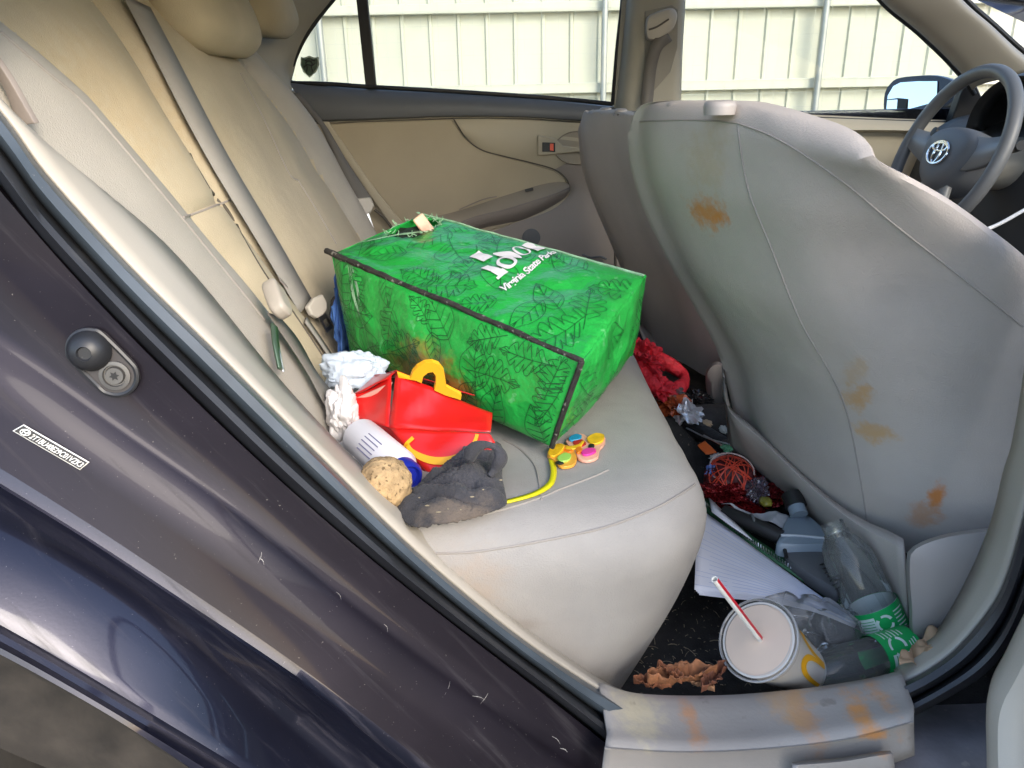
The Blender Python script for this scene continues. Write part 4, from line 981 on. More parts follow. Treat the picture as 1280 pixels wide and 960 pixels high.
edge('top', [(-.03+1.03*t, 0) for t in lin], lambda t: .0050-.0018*t+.0009*noise.noise(Vector((t*30, 1, 2))))
edge('front', [(1, t) for t in lin], .0036); edge('front', [(t*.7, 1) for t in lin], .0035)
edge('top', [(t, 1) for t in lin], .002, 'edging') if False else None
ob('edging', *tube([bag_pt('top', t, 1, .001) for t in lin], .0022, 6), mat('worn pale bag edge', (.30, .50, .33), .6, var=.3, vscale=60), bag)
ob('edging', *tube([bag_pt('right', 1, t, .0) for t in lin], .003, 6), m_green, bag)
# frayed white threads round the hole and creases rubbed white
fr = MB()
for i in range(70):
    a = random.random()*2*math.pi; u = .085+.085*math.cos(a)*random.uniform(.85, 1.08); v = .72+.26*math.sin(a)*random.uniform(.85, 1.1)
    if u < .0 or v > 1: continue
    p = bag_pt('top', u, v, .0015); d = Vector((random.uniform(-1, 1), random.uniform(-1, 1), random.uniform(-.2, .8)))*.008
    fr.add(*tube([p, p+d*.6, p+d+Vector((0, 0, random.uniform(-.004, .004)))], .0005, 4, k=5))
fr.ob('frayed_weave', mat('pale torn weave', (.34, .58, .36), .7, var=.25, vscale=80), bag)
for (f0, pts) in (('top', [(.0, .25), (.09, .40), (.13, .62)]), ('top', [(.03, .45), (.10, .52), (.17, .70)]), ('front', [(.10, .02), (.13, .3), (.19, .62)]), ('front', [(.11, .02), (.15, .2), (.17, .38)]), ('top', [(0, .99), (-.02, 1.0), (-.035, 1.0)])):
    fr = MB()
    for k in range(5):
        pp = [(a+random.uniform(-.008, .008), b+random.uniform(-.01, .01)) for a, b in pts]
        fr.add(*ribbon([bag_pt(f0, u, v, .0016) for u, v in pp], (bag_pt(f0, .5, .5, 1)-bag_pt(f0, .5, .5, 0)), lambda t: .0022*math.sin(math.pi*min(1, t+.05)), k=14))
    fr.ob('rubbed_crease', MATS['pale torn weave'], bag)
# leaf print: outlines and veins as thin printed lines
m_print = mat('dark green print', (.008, .085, .022), .45, var=.1)
def leafprint(face, seeds, scale):
    mb = MB()
    q = faces_q[face]; W_ = (q[1]-q[0]).length; H_l = (q[3]-q[0]).length
    nn = (bag_pt(face, .5, .5, 1)-bag_pt(face, .5, .5, 0)).normalized()
    def add(pts, wd=.0009):
        seg = []
        for (x, y) in crv([Vector((x, y, 0)) for x, y in pts], max(8, len(pts)*4)).__iter__() if False else [(p.x, p.y) for p in crv([Vector((x, y, 0)) for x, y in pts], max(8, len(pts)*4))]:
            u, v = x/W_, y/H_l
            if .015 < u < .985 and .015 < v < .985 and not (face == 'top' and inhole(u, v)): seg.append(bag_pt(face, u, v, .0013))
            else:
                if len(seg) > 2: mb.add(*ribbon(seg, nn, wd, k=0))
                seg = []
        if len(seg) > 2: mb.add(*ribbon(seg, nn, wd, k=0))
    rnd = random.Random(seeds)
    cells = []
    nx, ny = max(2, int(W_/scale)), max(2, int(H_l/scale*1.25))
    for i in range(nx):
        for j in range(ny):
            cx = (i+.5+rnd.uniform(-.3, .3))*W_/nx; cy = (j+.5+rnd.uniform(-.3, .3))*H_l/ny
            a = rnd.random()*6.28; L_ = scale*rnd.uniform(.9, 1.35); wd_ = L_*rnd.uniform(.26, .42); kind = rnd.random()
            ca, sa = math.cos(a), math.sin(a)
            T = lambda s, t: (cx+ca*(s-.5)*L_-sa*t, cy+sa*(s-.5)*L_+ca*t)
            bend = rnd.uniform(-.25, .25)*L_
            mid = lambda s: bend*s*(1-s)
            hw = lambda s: wd_*math.sin(math.pi*min(1, max(0, s))**.75)
            add([T(s/10, mid(s/10)) for s in range(-2, 11)])
            for sd in (-1, 1):
                if kind < .6:
                    # notched outline (cut leaf): lobes
                    nl = 5; pts = []
                    for l in range(nl):
                        s0 = (l+.05)/nl; s1 = (l+.85)/nl
                        pts += [T(s0, mid(s0)+sd*hw(s0)*(.35 if l else 1)), T((s0*.5+s1*.5), mid(s0)+sd*hw((s0+s1)/2)), T(s1, mid(s1)+sd*hw(s1)*1.02), T(s1+.05, mid(s1)+sd*hw(s1)*.55)]
                    add(pts)
                else: add([T(s/10, mid(s/10)+sd*hw(s/10)) for s in range(11)])
                for l in range(5):
                    s0 = .08+l*.17; s1 = s0+.16
                    add([T(s0, mid(s0)), T((s0+s1)/2, mid(s0)+sd*hw(s1)*.42), T(s1, mid(s1)+sd*hw(s1)*.85)])
    mb.ob('leaf_print', m_print, bag)
leafprint('top', 3, .072); leafprint('front', 5, .062); leafprint('right', 8, .066); leafprint('left', 9, .1)
# white lettering, printed across the top and over its far edge
def top_uv(px, py):
    best = None
    for i in range(0, 101):
        for j in range(0, 101):
            p = bag_pt('top', i/100, j/100); d = p-CAM; z = d.dot(fw); x = 640+F*d.dot(rt)/z; y = 480-F*d.dot(up)/z
            e = (x-px)**2+(y-py)**2
            if best is None or e < best[0]: best = (e, i/100, j/100)
    return Vector((best[1], best[2], 0))
m_wprint = mat('white bag print', (.80, .78, .80), .5, var=.03)
wq = (faces_q['top'][1]-faces_q['top'][0]).length; hq = (faces_q['top'][3]-faces_q['top'][0]).length
def onbag(poly_uv, off=.002):
    return [bag_pt('top', p[0], p[1], off) for p in poly_uv]
Lb, Le = top_uv(624, 352), top_uv(655, 330)
Lt = top_uv(601, 337)
M2 = lambda p: Vector((p.x*wq, p.y*hq, 0))
rd = (M2(top_uv(683, 307))-M2(Lb)); LW = rd.length; rd.normalize()       # reading direction on the cloth
ud = (M2(Lt)-M2(Lb)); hL = ud.length; ud.normalize()
SX = LW/3.62
def put(mesh, org, sx, sy, name, par, subdiv=True, off=.0022):
    v, f = mesh; bm = bmesh.new(); vs = [bm.verts.new(p) for p in v]
    for q in f:
        try: bm.faces.new([vs[i] for i in q])
        except ValueError: pass
    bmesh.ops.triangulate(bm, faces=bm.faces)
    for _ in range(2):
        le = [e for e in bm.edges if max(abs((e.verts[0].co-e.verts[1].co).x)*sx, abs((e.verts[0].co-e.verts[1].co).y)*sy) > .006]
        if le: bmesh.ops.subdivide_edges(bm, edges=le, cuts=1); bmesh.ops.triangulate(bm, faces=bm.faces)
    out = []
    bm.verts.index_update(); keep = []
    for q in bm.verts:
        w_ = org+rd*(q.co.x*sx)+ud*(q.co.y*sy); u_, v_ = w_.x/wq, w_.y/hq
        out.append(bag_pt('top', u_, min(v_, .995), off) if v_ <= 1 else bag_pt('back', u_, min(.9, (v_-1)*1.0), off))
    ff = [tuple(x.index for x in q.verts) for q in bm.faces]; bm.free()
    return ob(name, out, ff, m_wprint, par, smooth=False)
def pm(*polys):
    mb = MB()
    for p in polys: mb.add([Vector((x, y, 0)) for x, y in p], [tuple(range(len(p)))])
    return mb.v, mb.f
def ringm(cx, cy, rx, ry, t, n=28):
    mb = MB(); v = []
    for i in range(n):
        a = 2*math.pi*i/n; v += [Vector((cx+rx*math.cos(a), cy+ry*math.sin(a), 0)), Vector((cx+(rx-t*1.25)*math.cos(a), cy+(ry-t*.7)*math.sin(a), 0))]
    return v, [(2*i, 2*i+1, (2*i+3) % (2*n), (2*i+2) % (2*n)) for i in range(n)]
o0 = M2(Lb)
put(pm([(0, 0), (.72, 0), (.72, .34), (.62, .34), (.60, .13), (.34, .13), (.34, .87), (.46, .87), (.46, 1), (0, 1), (0, .87), (.16, .87), (.16, .13), (0, .13)]), o0, SX, hL, 'lettering', bag)
put(ringm(1.22, .5, .46, .50, .17), o0, SX, hL, 'lettering', bag)
lf = [(1.55, .55), (1.62, .78), (1.72, 1.05), (1.70, 1.42), (1.55, 1.75), (1.42, 1.50), (1.36, 1.2), (1.40, .9)]
lp = [(p.x, p.y) for p in crv([Vector((a, b, 0)) for a, b in [(1.95, .18), (1.72, .45), (1.52, .8), (1.45, 1.2), (1.50, 1.62), (1.85, 1.25), (2.05, .85), (2.08, .45)]], 30, True)]
put(pm(lp), o0, SX, hL, 'leaf_mark', bag)
put(ringm(2.48, .62, .36, .50, .12), o0, SX, hL, 'lettering', bag)
put(pm([(2.95, 0), (3.62, 0), (3.62, .3), (3.5, .15), (3.2, .15), (3.2, .45), (3.45, .45), (3.45, .57), (3.2, .57), (3.2, .85), (3.5, .85), (3.62, .72), (3.62, 1), (2.95, 1)]), o0, SX, hL, 'lettering', bag)
oI = M2(top_uv(606, 329))+ud*hL*.10
put(pm([(0, 0), (.62, 0), (.62, .14), (.42, .14), (.42, .86), (.62, .86), (.62, 1), (0, 1), (0, .86), (.2, .86), (.2, .14), (0, .14)]), oI, SX*1.05, hL*.92, 'lettering', bag)
tv, tf = text_mesh('Virginia State Parks', 1, shear=.25, bold=.022, space=.88)
oS = M2(top_uv(630, 368)); eS = M2(top_uv(697, 318)); tw_ = max(p.x for p in tv)
rd = (eS-oS).normalized()
put((tv, tf), oS, (eS-oS).length/tw_, hL*.50, 'lettering', bag)
# inside the hole: dark blob added as its shade, then the carton
dk = tag(ob('hole_dark_filler', *blob(bag_pt('top', .12, .66, -.050), (.075, .075, .042), 41, .3, 2, 4, fold=.4), mat('dark green black filler', (.008, .022, .012), .8), None), 'dark filler added inside the green bag to darken its torn hole', 'cloth')
hc = bag_pt('top', .125, .74, -.012)
Xh, Yh, Zh = frame((CAM-hc), (0, 0, 1))
ct = ob('carton', *box(hc+Xh*.012, (.020, .075, .034), Matrix((Xh, Yh, Zh)).transposed() @ Matrix.Rotation(.6, 3, 'Z')), mat('orange and white carton', (.75, .42, .30), .5, var=.5, vscale=30, stains=[(hc+Xh*.02, .02, (.85, .80, .74), .9)]), None, bevel=.003)
tag(ct, 'orange and white carton showing through the torn hole of the green bag', 'carton')

# ---- the red meal box
bx = thing('meal_box', U(545, 590, z=.58), 'crushed red cardboard meal box with yellow handle and printed smile', 'meal box')
m_red = mat('glossy red card', (.62, .012, .010), .32, var=.08, vscale=9, coat=.2)
m_redin = mat('pale pink card edge', (.62, .30, .24), .7, var=.1)
m_yel = mat('yellow print', (.80, .40, .012), .42, var=.06, vscale=12)
V = {k: U(*p, y=y) for k, (p, y) in dict(R0=((494, 465), .27), R1=((614, 517), .22), fl=((486, 535), .215), fr=((612, 541), .185), bl=((500, 566), .205), bm=((543, 602), .155), br=((619, 552), .18), l0=((437, 497), .29), l1=((441, 522), .28), l2=((456, 529), .255), lt=((468, 469), .33), lb=((496, 563), .205), back=((560, 480), .33), br2=((600, 590), .17)).items()}
def pan(a, b, c, d, n, sd, amp=.003, m=m_red, nm='panel'):
    v, f = sheet((a, b, c, d), 14, sd, amp, 14, n); return ob(nm, v, f, m, bx, solid=.0009)
fp = pan(V['R0'], V['R1'], V['fr'], V['fl'], 10, 1, .006, nm='lid_panel')
pan(V['fl'], V['fr'], V['br'], V['bm'], 8, 2, .005, nm='front_panel')
pan(V['bm'], V['br'], V['br2']+Vector((0, -.02, -.03)), V['bm']+Vector((.01, 0, -.02)), 4, 3, .002, nm='front_panel')
pan(V['R0']+Vector((-.003, .004, -.004)), V['fl'], V['l1'], V['l0'], 8, 4, .006, nm='side_panel')
pan(V['l1'], V['fl'], V['bm'], V['lb'], 8, 5, .004, mat('darker red card', (.28, .008, .008), .4, var=.2), nm='side_panel')  # darker red on the lower left side panel
pan(V['lt'], V['R0'], V['R0']+Vector((-.01, 0, -.01)), V['l0'], 6, 6, .004, nm='top_flap')
pan(V['lt'], V['R0']+Vector((0, .01, -.002)), V['R1']+Vector((0, .04, 0)), V['back'], 8, 7, .004, nm='back_panel')
pan(V['l0']+Vector((.004, -.002, -.002)), V['R0']+Vector((-.004, -.003, -.012)), V['R0']+Vector((-.006, -.004, -.018)), V['l0']+Vector((.0, -.002, -.012)), 2, 8, .001, m_redin, 'card_edge')
# yellow arch handle
hy = [(497, 468), (513, 474), (516, 466), (522, 459), (531, 454), (541, 453), (549, 456), (555, 464), (557, 476), (558, 484), (577, 494), (576, 500), (556, 494), (543, 488), (545, 480), (545, 470), (541, 465), (535, 466), (529, 471), (527, 479), (520, 476), (498, 472)]
hp = [U(*p, y=.262-.0004*(p[0]-497)) for p in hy]
ob('handle', *prism(hp, Vector((-.001, .004, .003))), m_yel, bx, smooth=False)
# printed smile on the lower front
SURF['boxf'] = BVHTree.FromPolygons(*[(lambda a: a)(x) for x in sheet((V['fl'], V['fr'], V['br'], V['bm']), 14, 2, .005, 14, 8)])
sm = [(509, 555), (516, 565), (530, 573), (548, 577), (568, 574), (585, 564), (594, 552), (597, 543)]
pts = [hit('boxf', *p, .003, fall=dict(y=.172))[0] for p in crv(sm, 30)]
nb = (V['fr']-V['fl']).cross(V['bm']-V['fl']).normalized()
ob('printed_smile', *ribbon(pts, nb, lambda t: .0045+.005*math.sin(math.pi*min(1, t*1.1)), k=0), m_yel, bx)
ob('printed_smile', *ribbon([hit('boxf', *p, .003, fall=dict(y=.18))[0] for p in ((505, 559), (510, 555), (517, 548))], nb, .005), m_yel, bx)
ob('printed_stripe', *ribbon([U(*p, y=.235) for p in ((463, 538), (475, 545), (488, 556), (496, 564))], (CAM-V['fl']).normalized(), .008), m_yel, bx)

# ---- grey cloth, ball, bottle, tissues
def terry(name, m, outline_px, z, seed, lab, cat, h=.012, n=150):
    pts = crv([Vector(p) for p in outline_px], n, True); c = sum(pts, Vector((0, 0)))/n; v = []; K = 44
    for k in range(K+1):
        t = k/K
        for p in pts:
            q = c+(p-c)*t; g = U(*q, z=z)
            hh = h*(1-t**6)+h*1.5*(abs(noise.noise(Vector((g.x*16, g.y*34, seed)))*1.3)-.1)*(1-t**8)+h*.8*noise.noise(g*48)*(1-t**8)+.0018*noise.noise(g*230)+.0018*noise.noise(g*420)
            v.append(g+Vector((0, 0, hh)))
    f = gridf(K+1, n, True)
    return tag(ob(name, v, f, m, None, solid=.004), lab, cat)
m_terry = mat('dusty dark grey terry', (.040, .040, .046), .97, var=.5, vscale=18, bump=1.0, bscale=420, sheen=.1, stains=[(U(585, 640, z=.6), (.05, .03, .03), (.16, .125, .095), .7)])
terry('washcloth', m_terry, [(498, 640), (510, 622), (530, 604), (556, 584), (580, 570), (586, 558), (604, 552), (624, 556), (629, 575), (626, 596), (631, 622), (628, 634), (590, 648), (545, 656), (516, 658)], .590, 2, 'crumpled dark grey terry washcloth dusted with crumbs at the seat corner', 'washcloth', .010)
fold = MB().add(*tube([U(586, 575, z=.625), U(592, 562, z=.635), U(606, 556, z=.64), U(620, 560, z=.635), U(626, 572, z=.625), U(620, 585, z=.612), U(612, 595, z=.605)], lambda t: .0058+.0022*math.sin(t*11), 8, k=40))
wcl = bpy.data.objects['washcloth']; fold.ob('rolled_edge', m_terry, wcl)
cr = MB()
rc_ = random.Random(4)
for p in ((604, 612), (590, 621), (524, 622), (560, 636), (548, 640), (576, 637), (626, 600), (534, 632)):
    cr.add(*blob(U(*p, z=.615), (.0018*rc_.uniform(.3, 1.6), .0007, .0006), rc_.randint(1, 99), .5, 2, 2))
cr.ob('crumbs', mat('pale crumbs', (.30, .25, .16), .9, var=.3), wcl)
bl = ob('foam_ball', *blob(U(481, 604, y=.075), (.0285, .0285, .0285), 3, .06, 3, 5, fold=.06), mat('speckled tan foam', (.42, .29, .15), .95, var=.3, vscale=90, bump=1, bscale=260, speck=(260, .60, (.10, .065, .03), .8)), None)
tag(bl, 'tan speckled ball beside the white bottle at the seat corner', 'ball')
cap0, bot0 = U(512, 600, y=.115), U(462, 556, y=.20)
axb = (cap0-bot0).normalized(); Lb_ = (cap0-bot0).length
bt = thing('squeeze_bottle', bot0, 'white plastic bottle with a dark blue cap lying under the red box', 'bottle')
ob('bottle_body', *lathe([(.010, -.03), (.024, -.025), (.0245, 0), (.0245, Lb_-.028), (.020, Lb_-.02)], bot0, axb, 32), mat('white bottle plastic', (.72, .72, .76), .35, var=.03), bt)
bc = ob('cap', *lathe([(.0195, Lb_-.024), (.0195, Lb_-.006), (.017, Lb_-.002), (.015, Lb_-.002), (.013, Lb_-.006), (.011, Lb_-.004), (.006, Lb_-.004)], bot0, axb, 32), mat('dark blue cap', (.012, .022, .28), .3, var=.1), bt)
pr = MB()
for k in range(5):
    e1b = axb.orthogonal().normalized(); e2b = axb.cross(e1b)
    rdn = random.Random(k)
    vw = (CAM-bot0); vw = (vw-axb*vw.dot(axb)).normalized(); sd = axb.cross(vw)
    pts = [bot0+axb*(.015+.035*t)+(vw*math.cos(.5-.22*k)+sd*math.sin(.5-.22*k))*.0249 for t in (0, .3, .6, 1.0)]
    pr.add(*ribbon(pts, vw, .0012, k=12))
pr.ob('lettering', mat('blue grey print', (.16, .16, .30), .5), bt)
def paper(name, m, quad, seed, amp, lab, cat, sc=22, th=.0006, n=26):
    v, f = sheet(quad, n, seed, amp, sc); return tag(ob(name, v, f, m, None, solid=th), lab, cat)
m_tis = mat('white tissue', (.70, .68, .67), .9, var=.05)
m_blt = mat('pale blue tissue', (.55, .63, .72), .9, var=.05)
def tissue(name, m, c, r, seed, lab, cat): return tag(ob(name, *blob(c, r, seed, .40, 1.2, 5, fold=.30), m, None), lab, cat)
tissue('tissue', m_blt, U(444, 464, y=.36), (.040, .03, .026), 5, 'crumpled pale blue tissue tucked under the left end of the green bag', 'tissue')
tissue('tissue', m_tis, U(430, 516, y=.27), (.020, .03, .038), 8, 'crumpled white tissue between the seat back and the red box', 'tissue')
paper('paper_bag', m_tis, [U(428, 556, y=.225), U(447, 534, y=.22), U(458, 575, y=.16), U(446, 600, y=.15)], 3, .012, 'creased white paper strip standing beside the white bottle', 'paper')
m_bcl = mat('blue cloth', (.06, .15, .42), .85, var=.2, bump=.4, bscale=500)
tag(ob('blue_cloth', *blob(U(432, 408, y=.58), (.012, .05, .085), 4, .4, 2, 4, fold=.5), m_bcl, None), 'blue cloth squeezed between the seat back and the green bag', 'cloth')
tag(ob('black_pouch', *blob(U(424, 389, y=.575), (.016, .03, .024), 14, .25, 2, 4), mat('black nylon', (.012, .012, .013), .6), None), 'small black pouch poking out behind the green bag', 'pouch')

# ---- rubber charm toy with a yellow strap
cz = .588
ch = thing('charm_toy', U(720, 568, z=.58), 'bright rubber cartoon charms on a yellow strap lying beside the green bag', 'toy')
def onseat(px, py, off=0): return hit('cush', px, py, off, fall=dict(z=.58))[0]
def charm(pl, m, off, th, nm, par=None):
    return ob(nm, *prism([onseat(*p, off) for p in crv([Vector(q) for q in pl], 26, True)], (0, 0, th)), m, par or ch, bevel=.0008)
m_cy = mat('yellow rubber', (.80, .46, .02), .35, var=.25, vscale=60); m_co = mat('orange rubber', (.80, .20, .02), .35); m_cp = mat('pink rubber', (.80, .04, .35), .35)
m_cg = mat('lime rubber', (.38, .66, .12), .35); m_cb = mat('blue rubber', (.02, .28, .50), .35); m_cr = mat('red rubber', (.45, .02, .02), .35); m_cw = mat('white rubber', (.78, .70, .62), .4)
g = MB()
base1 = [(684, 574), (688, 564), (700, 560), (712, 562), (720, 572), (720, 582), (712, 587), (700, 587), (694, 580)]
base2 = [(707, 556), (714, 549), (728, 546), (738, 552), (749, 547), (757, 552), (755, 560), (749, 566), (748, 575), (736, 580), (724, 578), (718, 568)]
w1 = charm(base1, mat('amber rubber', (.78, .36, .05), .35), .001, .004, 'charm'); w2 = charm(base2, mat('pale pink rubber', (.80, .42, .30), .35), .001, .004, 'charm')
charm([(685, 574), (689, 565), (700, 561), (706, 564), (700, 573), (692, 577)], m_cy, .005, .003, 'raised_shape', w1)
charm([(698, 577), (706, 573), (714, 575), (712, 581), (703, 584), (697, 581)], m_cg, .005, .003, 'raised_shape', w1)
charm([(703, 566), (711, 564), (716, 569), (710, 571)], m_co, .005, .002, 'raised_shape', w1)
charm([(694, 584), (700, 582), (705, 585), (699, 586.5)], m_black, .005, .002, 'raised_shape', w1)
charm([(711, 554), (718, 549.5), (727, 550), (725, 555), (714, 557)], m_cb, .005, .003, 'raised_shape', w2)
charm([(716, 558), (727, 555), (733, 560), (724, 564)], m_cr, .005, .002, 'raised_shape', w2)
charm([(734, 554), (744, 548), (755, 550), (754, 557), (746, 561), (738, 560)], m_cy, .005, .003, 'raised_shape', w2)
charm([(727, 571), (734, 567), (743, 567), (745, 571), (736, 575), (729, 575)], m_cp, .005, .003, 'raised_shape', w2)
charm([(720, 567), (726, 565), (728, 570), (722, 573)], m_co, .005, .003, 'raised_shape', w2)
charm([(737, 561), (743, 561), (742, 565), (736, 565)], m_black, .005, .002, 'raised_shape', w2)
charm([(707, 565), (722, 562), (728, 557), (731, 558), (724, 566), (710, 568)], m_cy, .005, .0025, 'raised_shape', w2)
st_pts = [onseat(*p, .003) for p in ((689, 578), (692, 590), (690, 604), (682, 613), (666, 621), (645, 627), (628, 631))]
ob('strap', *ribbon(st_pts, lambda t: (Vector((.5, -.3, 1)).normalized().lerp(Vector((0, 0, 1)), min(1, t*1.2))), lambda t: .0075-.0015*t), mat('yellow rubber strap', (.66, .60, .01), .35), ch, solid=.002)

# ================================================================== LITTER IN THE FOOTWELL
# ---- drink cup
lidc = U(947, 799, z=.420); cb0 = U(1002, 838, z=.340)
axc = (lidc-cb0).normalized(); Lc = (lidc-cb0).length
cup = thing('drink_cup', cb0, 'white paper cup of pale drink with clear lid and red striped straw', 'cup')
m_cupw = mat('white cup paper', (.74, .72, .69), .45, var=.03)
ob('cup_body', *lathe([(.030, 0), (.031, .004), (.0405, Lc-.006), (.0425, Lc-.004), (.0425, Lc), (.0400, Lc)], cb0, axc, 48, True, False), m_cupw, cup)
ob('drink', *lathe([(.0400, Lc-.0015), (.0360, Lc-.0012), (.02, Lc-.001), (.004, Lc-.001)], cb0, axc, 40, False, True), mat('pale tan drink', (.80, .63, .50), .45, var=.03, coat=.0), cup)
m_lid = clear('cloudy clear lid', (.95, .94, .93), .10, .15, cover=.05, ccol=(.8, .76, .70))
ob('lid', *lathe([(.0445, Lc-.010), (.0462, Lc-.006), (.0462, Lc+.001), (.0440, Lc+.004), (.0405, Lc+.0045), (.0400, Lc+.002), (.030, Lc+.0025), (.015, Lc+.003), (.006, Lc+.0045)], cb0, axc, 56, False, True), m_lid, cup)
rimL = [lidc+(axc.orthogonal().normalized()*math.cos(a)+axc.cross(axc.orthogonal().normalized())*math.sin(a))*.0462 for a in [2*math.pi*i/48 for i in range(48)]]
ob('lid_rim', *tube(rimL, .0014, 6, k=0, closed=True), clear('lid rim plastic', (.85, .85, .86), .4, .1, cover=.35), cup)
s0 = lidc+axc*.003+(U(951, 799, z=.42)-U(947, 799, z=.42)); s1 = U(893, 724, z=.53)
sdv = (s1-s0).normalized(); SL = (s1-s0).length
straw = ob('straw', *lathe([(.0034, -.01), (.0034, SL), (.0028, SL), (.0028, SL-.01)], s0, sdv, 20, False, False), m_white, cup)
rs_ = MB()
vv = (CAM-s0); vv = (vv-sdv*vv.dot(sdv)).normalized(); sv_ = sdv.cross(vv)
for aa in (.75, 3.6):
    rs_.add(*ribbon([s0+sdv*SL*t+(vv*math.cos(aa)+sv_*math.sin(aa))*.00355 for t in [i/12 for i in range(13)]], vv*math.cos(aa)+sv_*math.sin(aa), .0035, k=0))
ob('red_stripe', rs_.v[:26], rs_.f[:12], mat('red straw stripe', (.55, .012, .03), .4), straw)
# yellow arch print wrapped on the cup
vw = (CAM-cb0); vw = (vw-axc*vw.dot(axc)).normalized(); sw_ = axc.cross(vw)
def cups(a, h, o=.0006):
    r = .031+(.0405-.031)*(h-.004)/(Lc-.010)+o
    return cb0+axc*h+(vw*math.cos(a)+sw_*math.sin(a))*r
def cuparc(a0, wa, h0, hh, th):
    v = []; n = 26
    for i in range(n+1):
        t = math.pi*i/n
        for k in (1.0, 1-th):
            v.append(cups(a0-wa*k*math.cos(t), h0+hh*(k if k == 1 else 1-th*.6)*max(0, math.sin(t))**.7))
    return v, [(2*i, 2*i+1, 2*i+3, 2*i+2) for i in range(n)]
sgn = 1 if (cb0+sw_).dot(rt) > (cb0-sw_).dot(rt) else -1
for a0 in (.25, 1.05): ob('printed_arch', *cuparc(sgn*a0, .42, .010, Lc*.62, .34), m_yel, cup)

# ---- clear bottles with green labels
m_pet = clear('clear bottle plastic', (.93, .95, .94), .30, .05, cover=.07, ccol=(.85, .88, .86))
m_lab = mat('green bottle label', (.012, .40, .10), .35, var=.05)
m_lw = mat('white label print', (.70, .80, .72), .45, var=.03)
m_resid = mat('amber liquid', (.30, .16, .04), .15, coat=.5)
def bottle(label, b0, b1, r, l0, l1, seed, inside=False, dent=0):
    ax = (b1-b0).normalized(); L_ = (b1-b0).length
    t = thing('plastic_bottle', b0, label, 'bottle', None)
    prof = [(r*.70, 0), (r*.95, .006), (r, .016), (r*.97, .03), (r, l0-.003), (r*.98, l1+.004), (r, l1+.012), (r*.99, L_*.66), (r*.93, L_*.74), (r*.75, L_*.84), (r*.5, L_*.91), (r*.42, L_*.94), (r*.42, L_)]
    prof = sorted(prof, key=lambda p: p[1])
    v, f = lathe(prof, b0, ax, 40, True, False)
    rnd = Vector((seed*3.1, seed, 2))
    v = [p+Vector((noise.noise(p*40+rnd), noise.noise(p*40-rnd), noise.noise(p*40+rnd*2)))*dent for p in v]
    ob('bottle_body', v, f, m_pet, t)
    ob('bottle_neck', *lathe([(r*.44, L_-.016), (r*.50, L_-.015), (r*.50, L_-.012), (r*.44, L_-.011), (r*.44, L_-.004)], b0, ax, 28, False, False), m_pet, t)
    vw = CAM-b0; vw = (vw-ax*vw.dot(ax)).normalized(); sd = ax.cross(vw)
    s = 1 if sd.dot(rt) > 0 else -1
    def cp(a, h, o): return b0+ax*h+(vw*math.cos(a)+sd*math.sin(a))*(r+o)
    lb = ob('label', *lathe([(r+.0006, l0), (r+.0006, l1)], b0, ax, 40, False, False), m_lab, t, mats=[m_lab], fm=[0]*40)
    def patch(a0, a1, h0, h1, m, nm, o=.0010, n=8):
        v = []
        for i in range(n+1): v += [cp(a0+(a1-a0)*i/n, h0, o), cp(a0+(a1-a0)*i/n, h1, o)]
        return ob(nm, v, [(2*i, 2*i+1, 2*i+3, 2*i+2) for i in range(n)], m, lb)
    H = l1-l0
    patch(-.75, -.15, l0+H*.38, l0+H*.86, m_lw, 'print_panel')
    # rows of small print
    for k in range(5):
        patch(-.70, -.20, l0+H*(.44+.08*k), l0+H*(.46+.08*k), m_lab, 'print_line', .0013)
    for k in range(6):
        patch(.62, 1.0+.1*(k % 3), l0+H*(.30+.10*k), l0+H*(.335+.10*k), m_lw, 'print_line')
    for k in range(3):
        patch(-.15+.05*k, .38-.06*k, l0+H*(.10+.08*k), l0+H*(.13+.08*k), m_lw, 'print_line')
    # recycling mark: three bent arrows
    ca, chh, rr = .16, l0+H*.62, H*.20
    for k in range(3):
        a = 2*math.pi*k/3+.3; pts = []
        for q in (0, .35, .7, 1.1, 1.5): pts.append(cp(ca+rr*math.cos(a+q)/r, chh+rr*math.sin(a+q), .0012))
        ob('recycling_arrow', *ribbon(pts, vw, lambda t: .0042*(1-.35*t)), m_lw, lb)
    if inside: ob('back_of_label', *lathe([(r-.0008, l0), (r-.0008, l1)], b0, ax, 40, False, False), mat('white label back', (.62, .68, .66), .6, var=.03), lb)
    return t
b1t = bottle('upright leaning clear plastic bottle with a green label and no cap', U(1113, 804, z=.315), U(1040, 655, z=.455), .033, .010, .056, 3, True, .003)
b2t = bottle('clear plastic bottle with a green label lying on its side behind the sill', U(1152, 804, z=.345), U(1000, 850, z=.345), .026, .022, .075, 6, False, .002)
# crumpled clear bottle
ca_, cb2 = U(948, 768, z=.345), U(1086, 796, z=.335); cax = (cb2-ca_).normalized(); cl_ = (cb2-ca_).length
v, f = lathe([(.016, 0), (.030, .006)]+[(.034, .012+(cl_-.05)*i/26) for i in range(27)]+[(.030, cl_-.03), (.022, cl_-.018), (.013, cl_-.008), (.013, cl_)], ca_, cax, 56, True, False)
v = [p+Vector((noise.noise(p*55), noise.noise(p*55+Vector((9, 0, 0))), noise.noise(p*55+Vector((0, 9, 0)))))*.013+Vector((0, 0, -.010*abs(noise.noise(p*28)))) for p in v]
tag(ob('crushed_bottle', v, f, clear('crushed clear plastic', (.92, .92, .90), .30, .06, cover=.12, ccol=(.85, .85, .83)), None), 'crushed clear plastic bottle without a label under the open notebook', 'bottle')

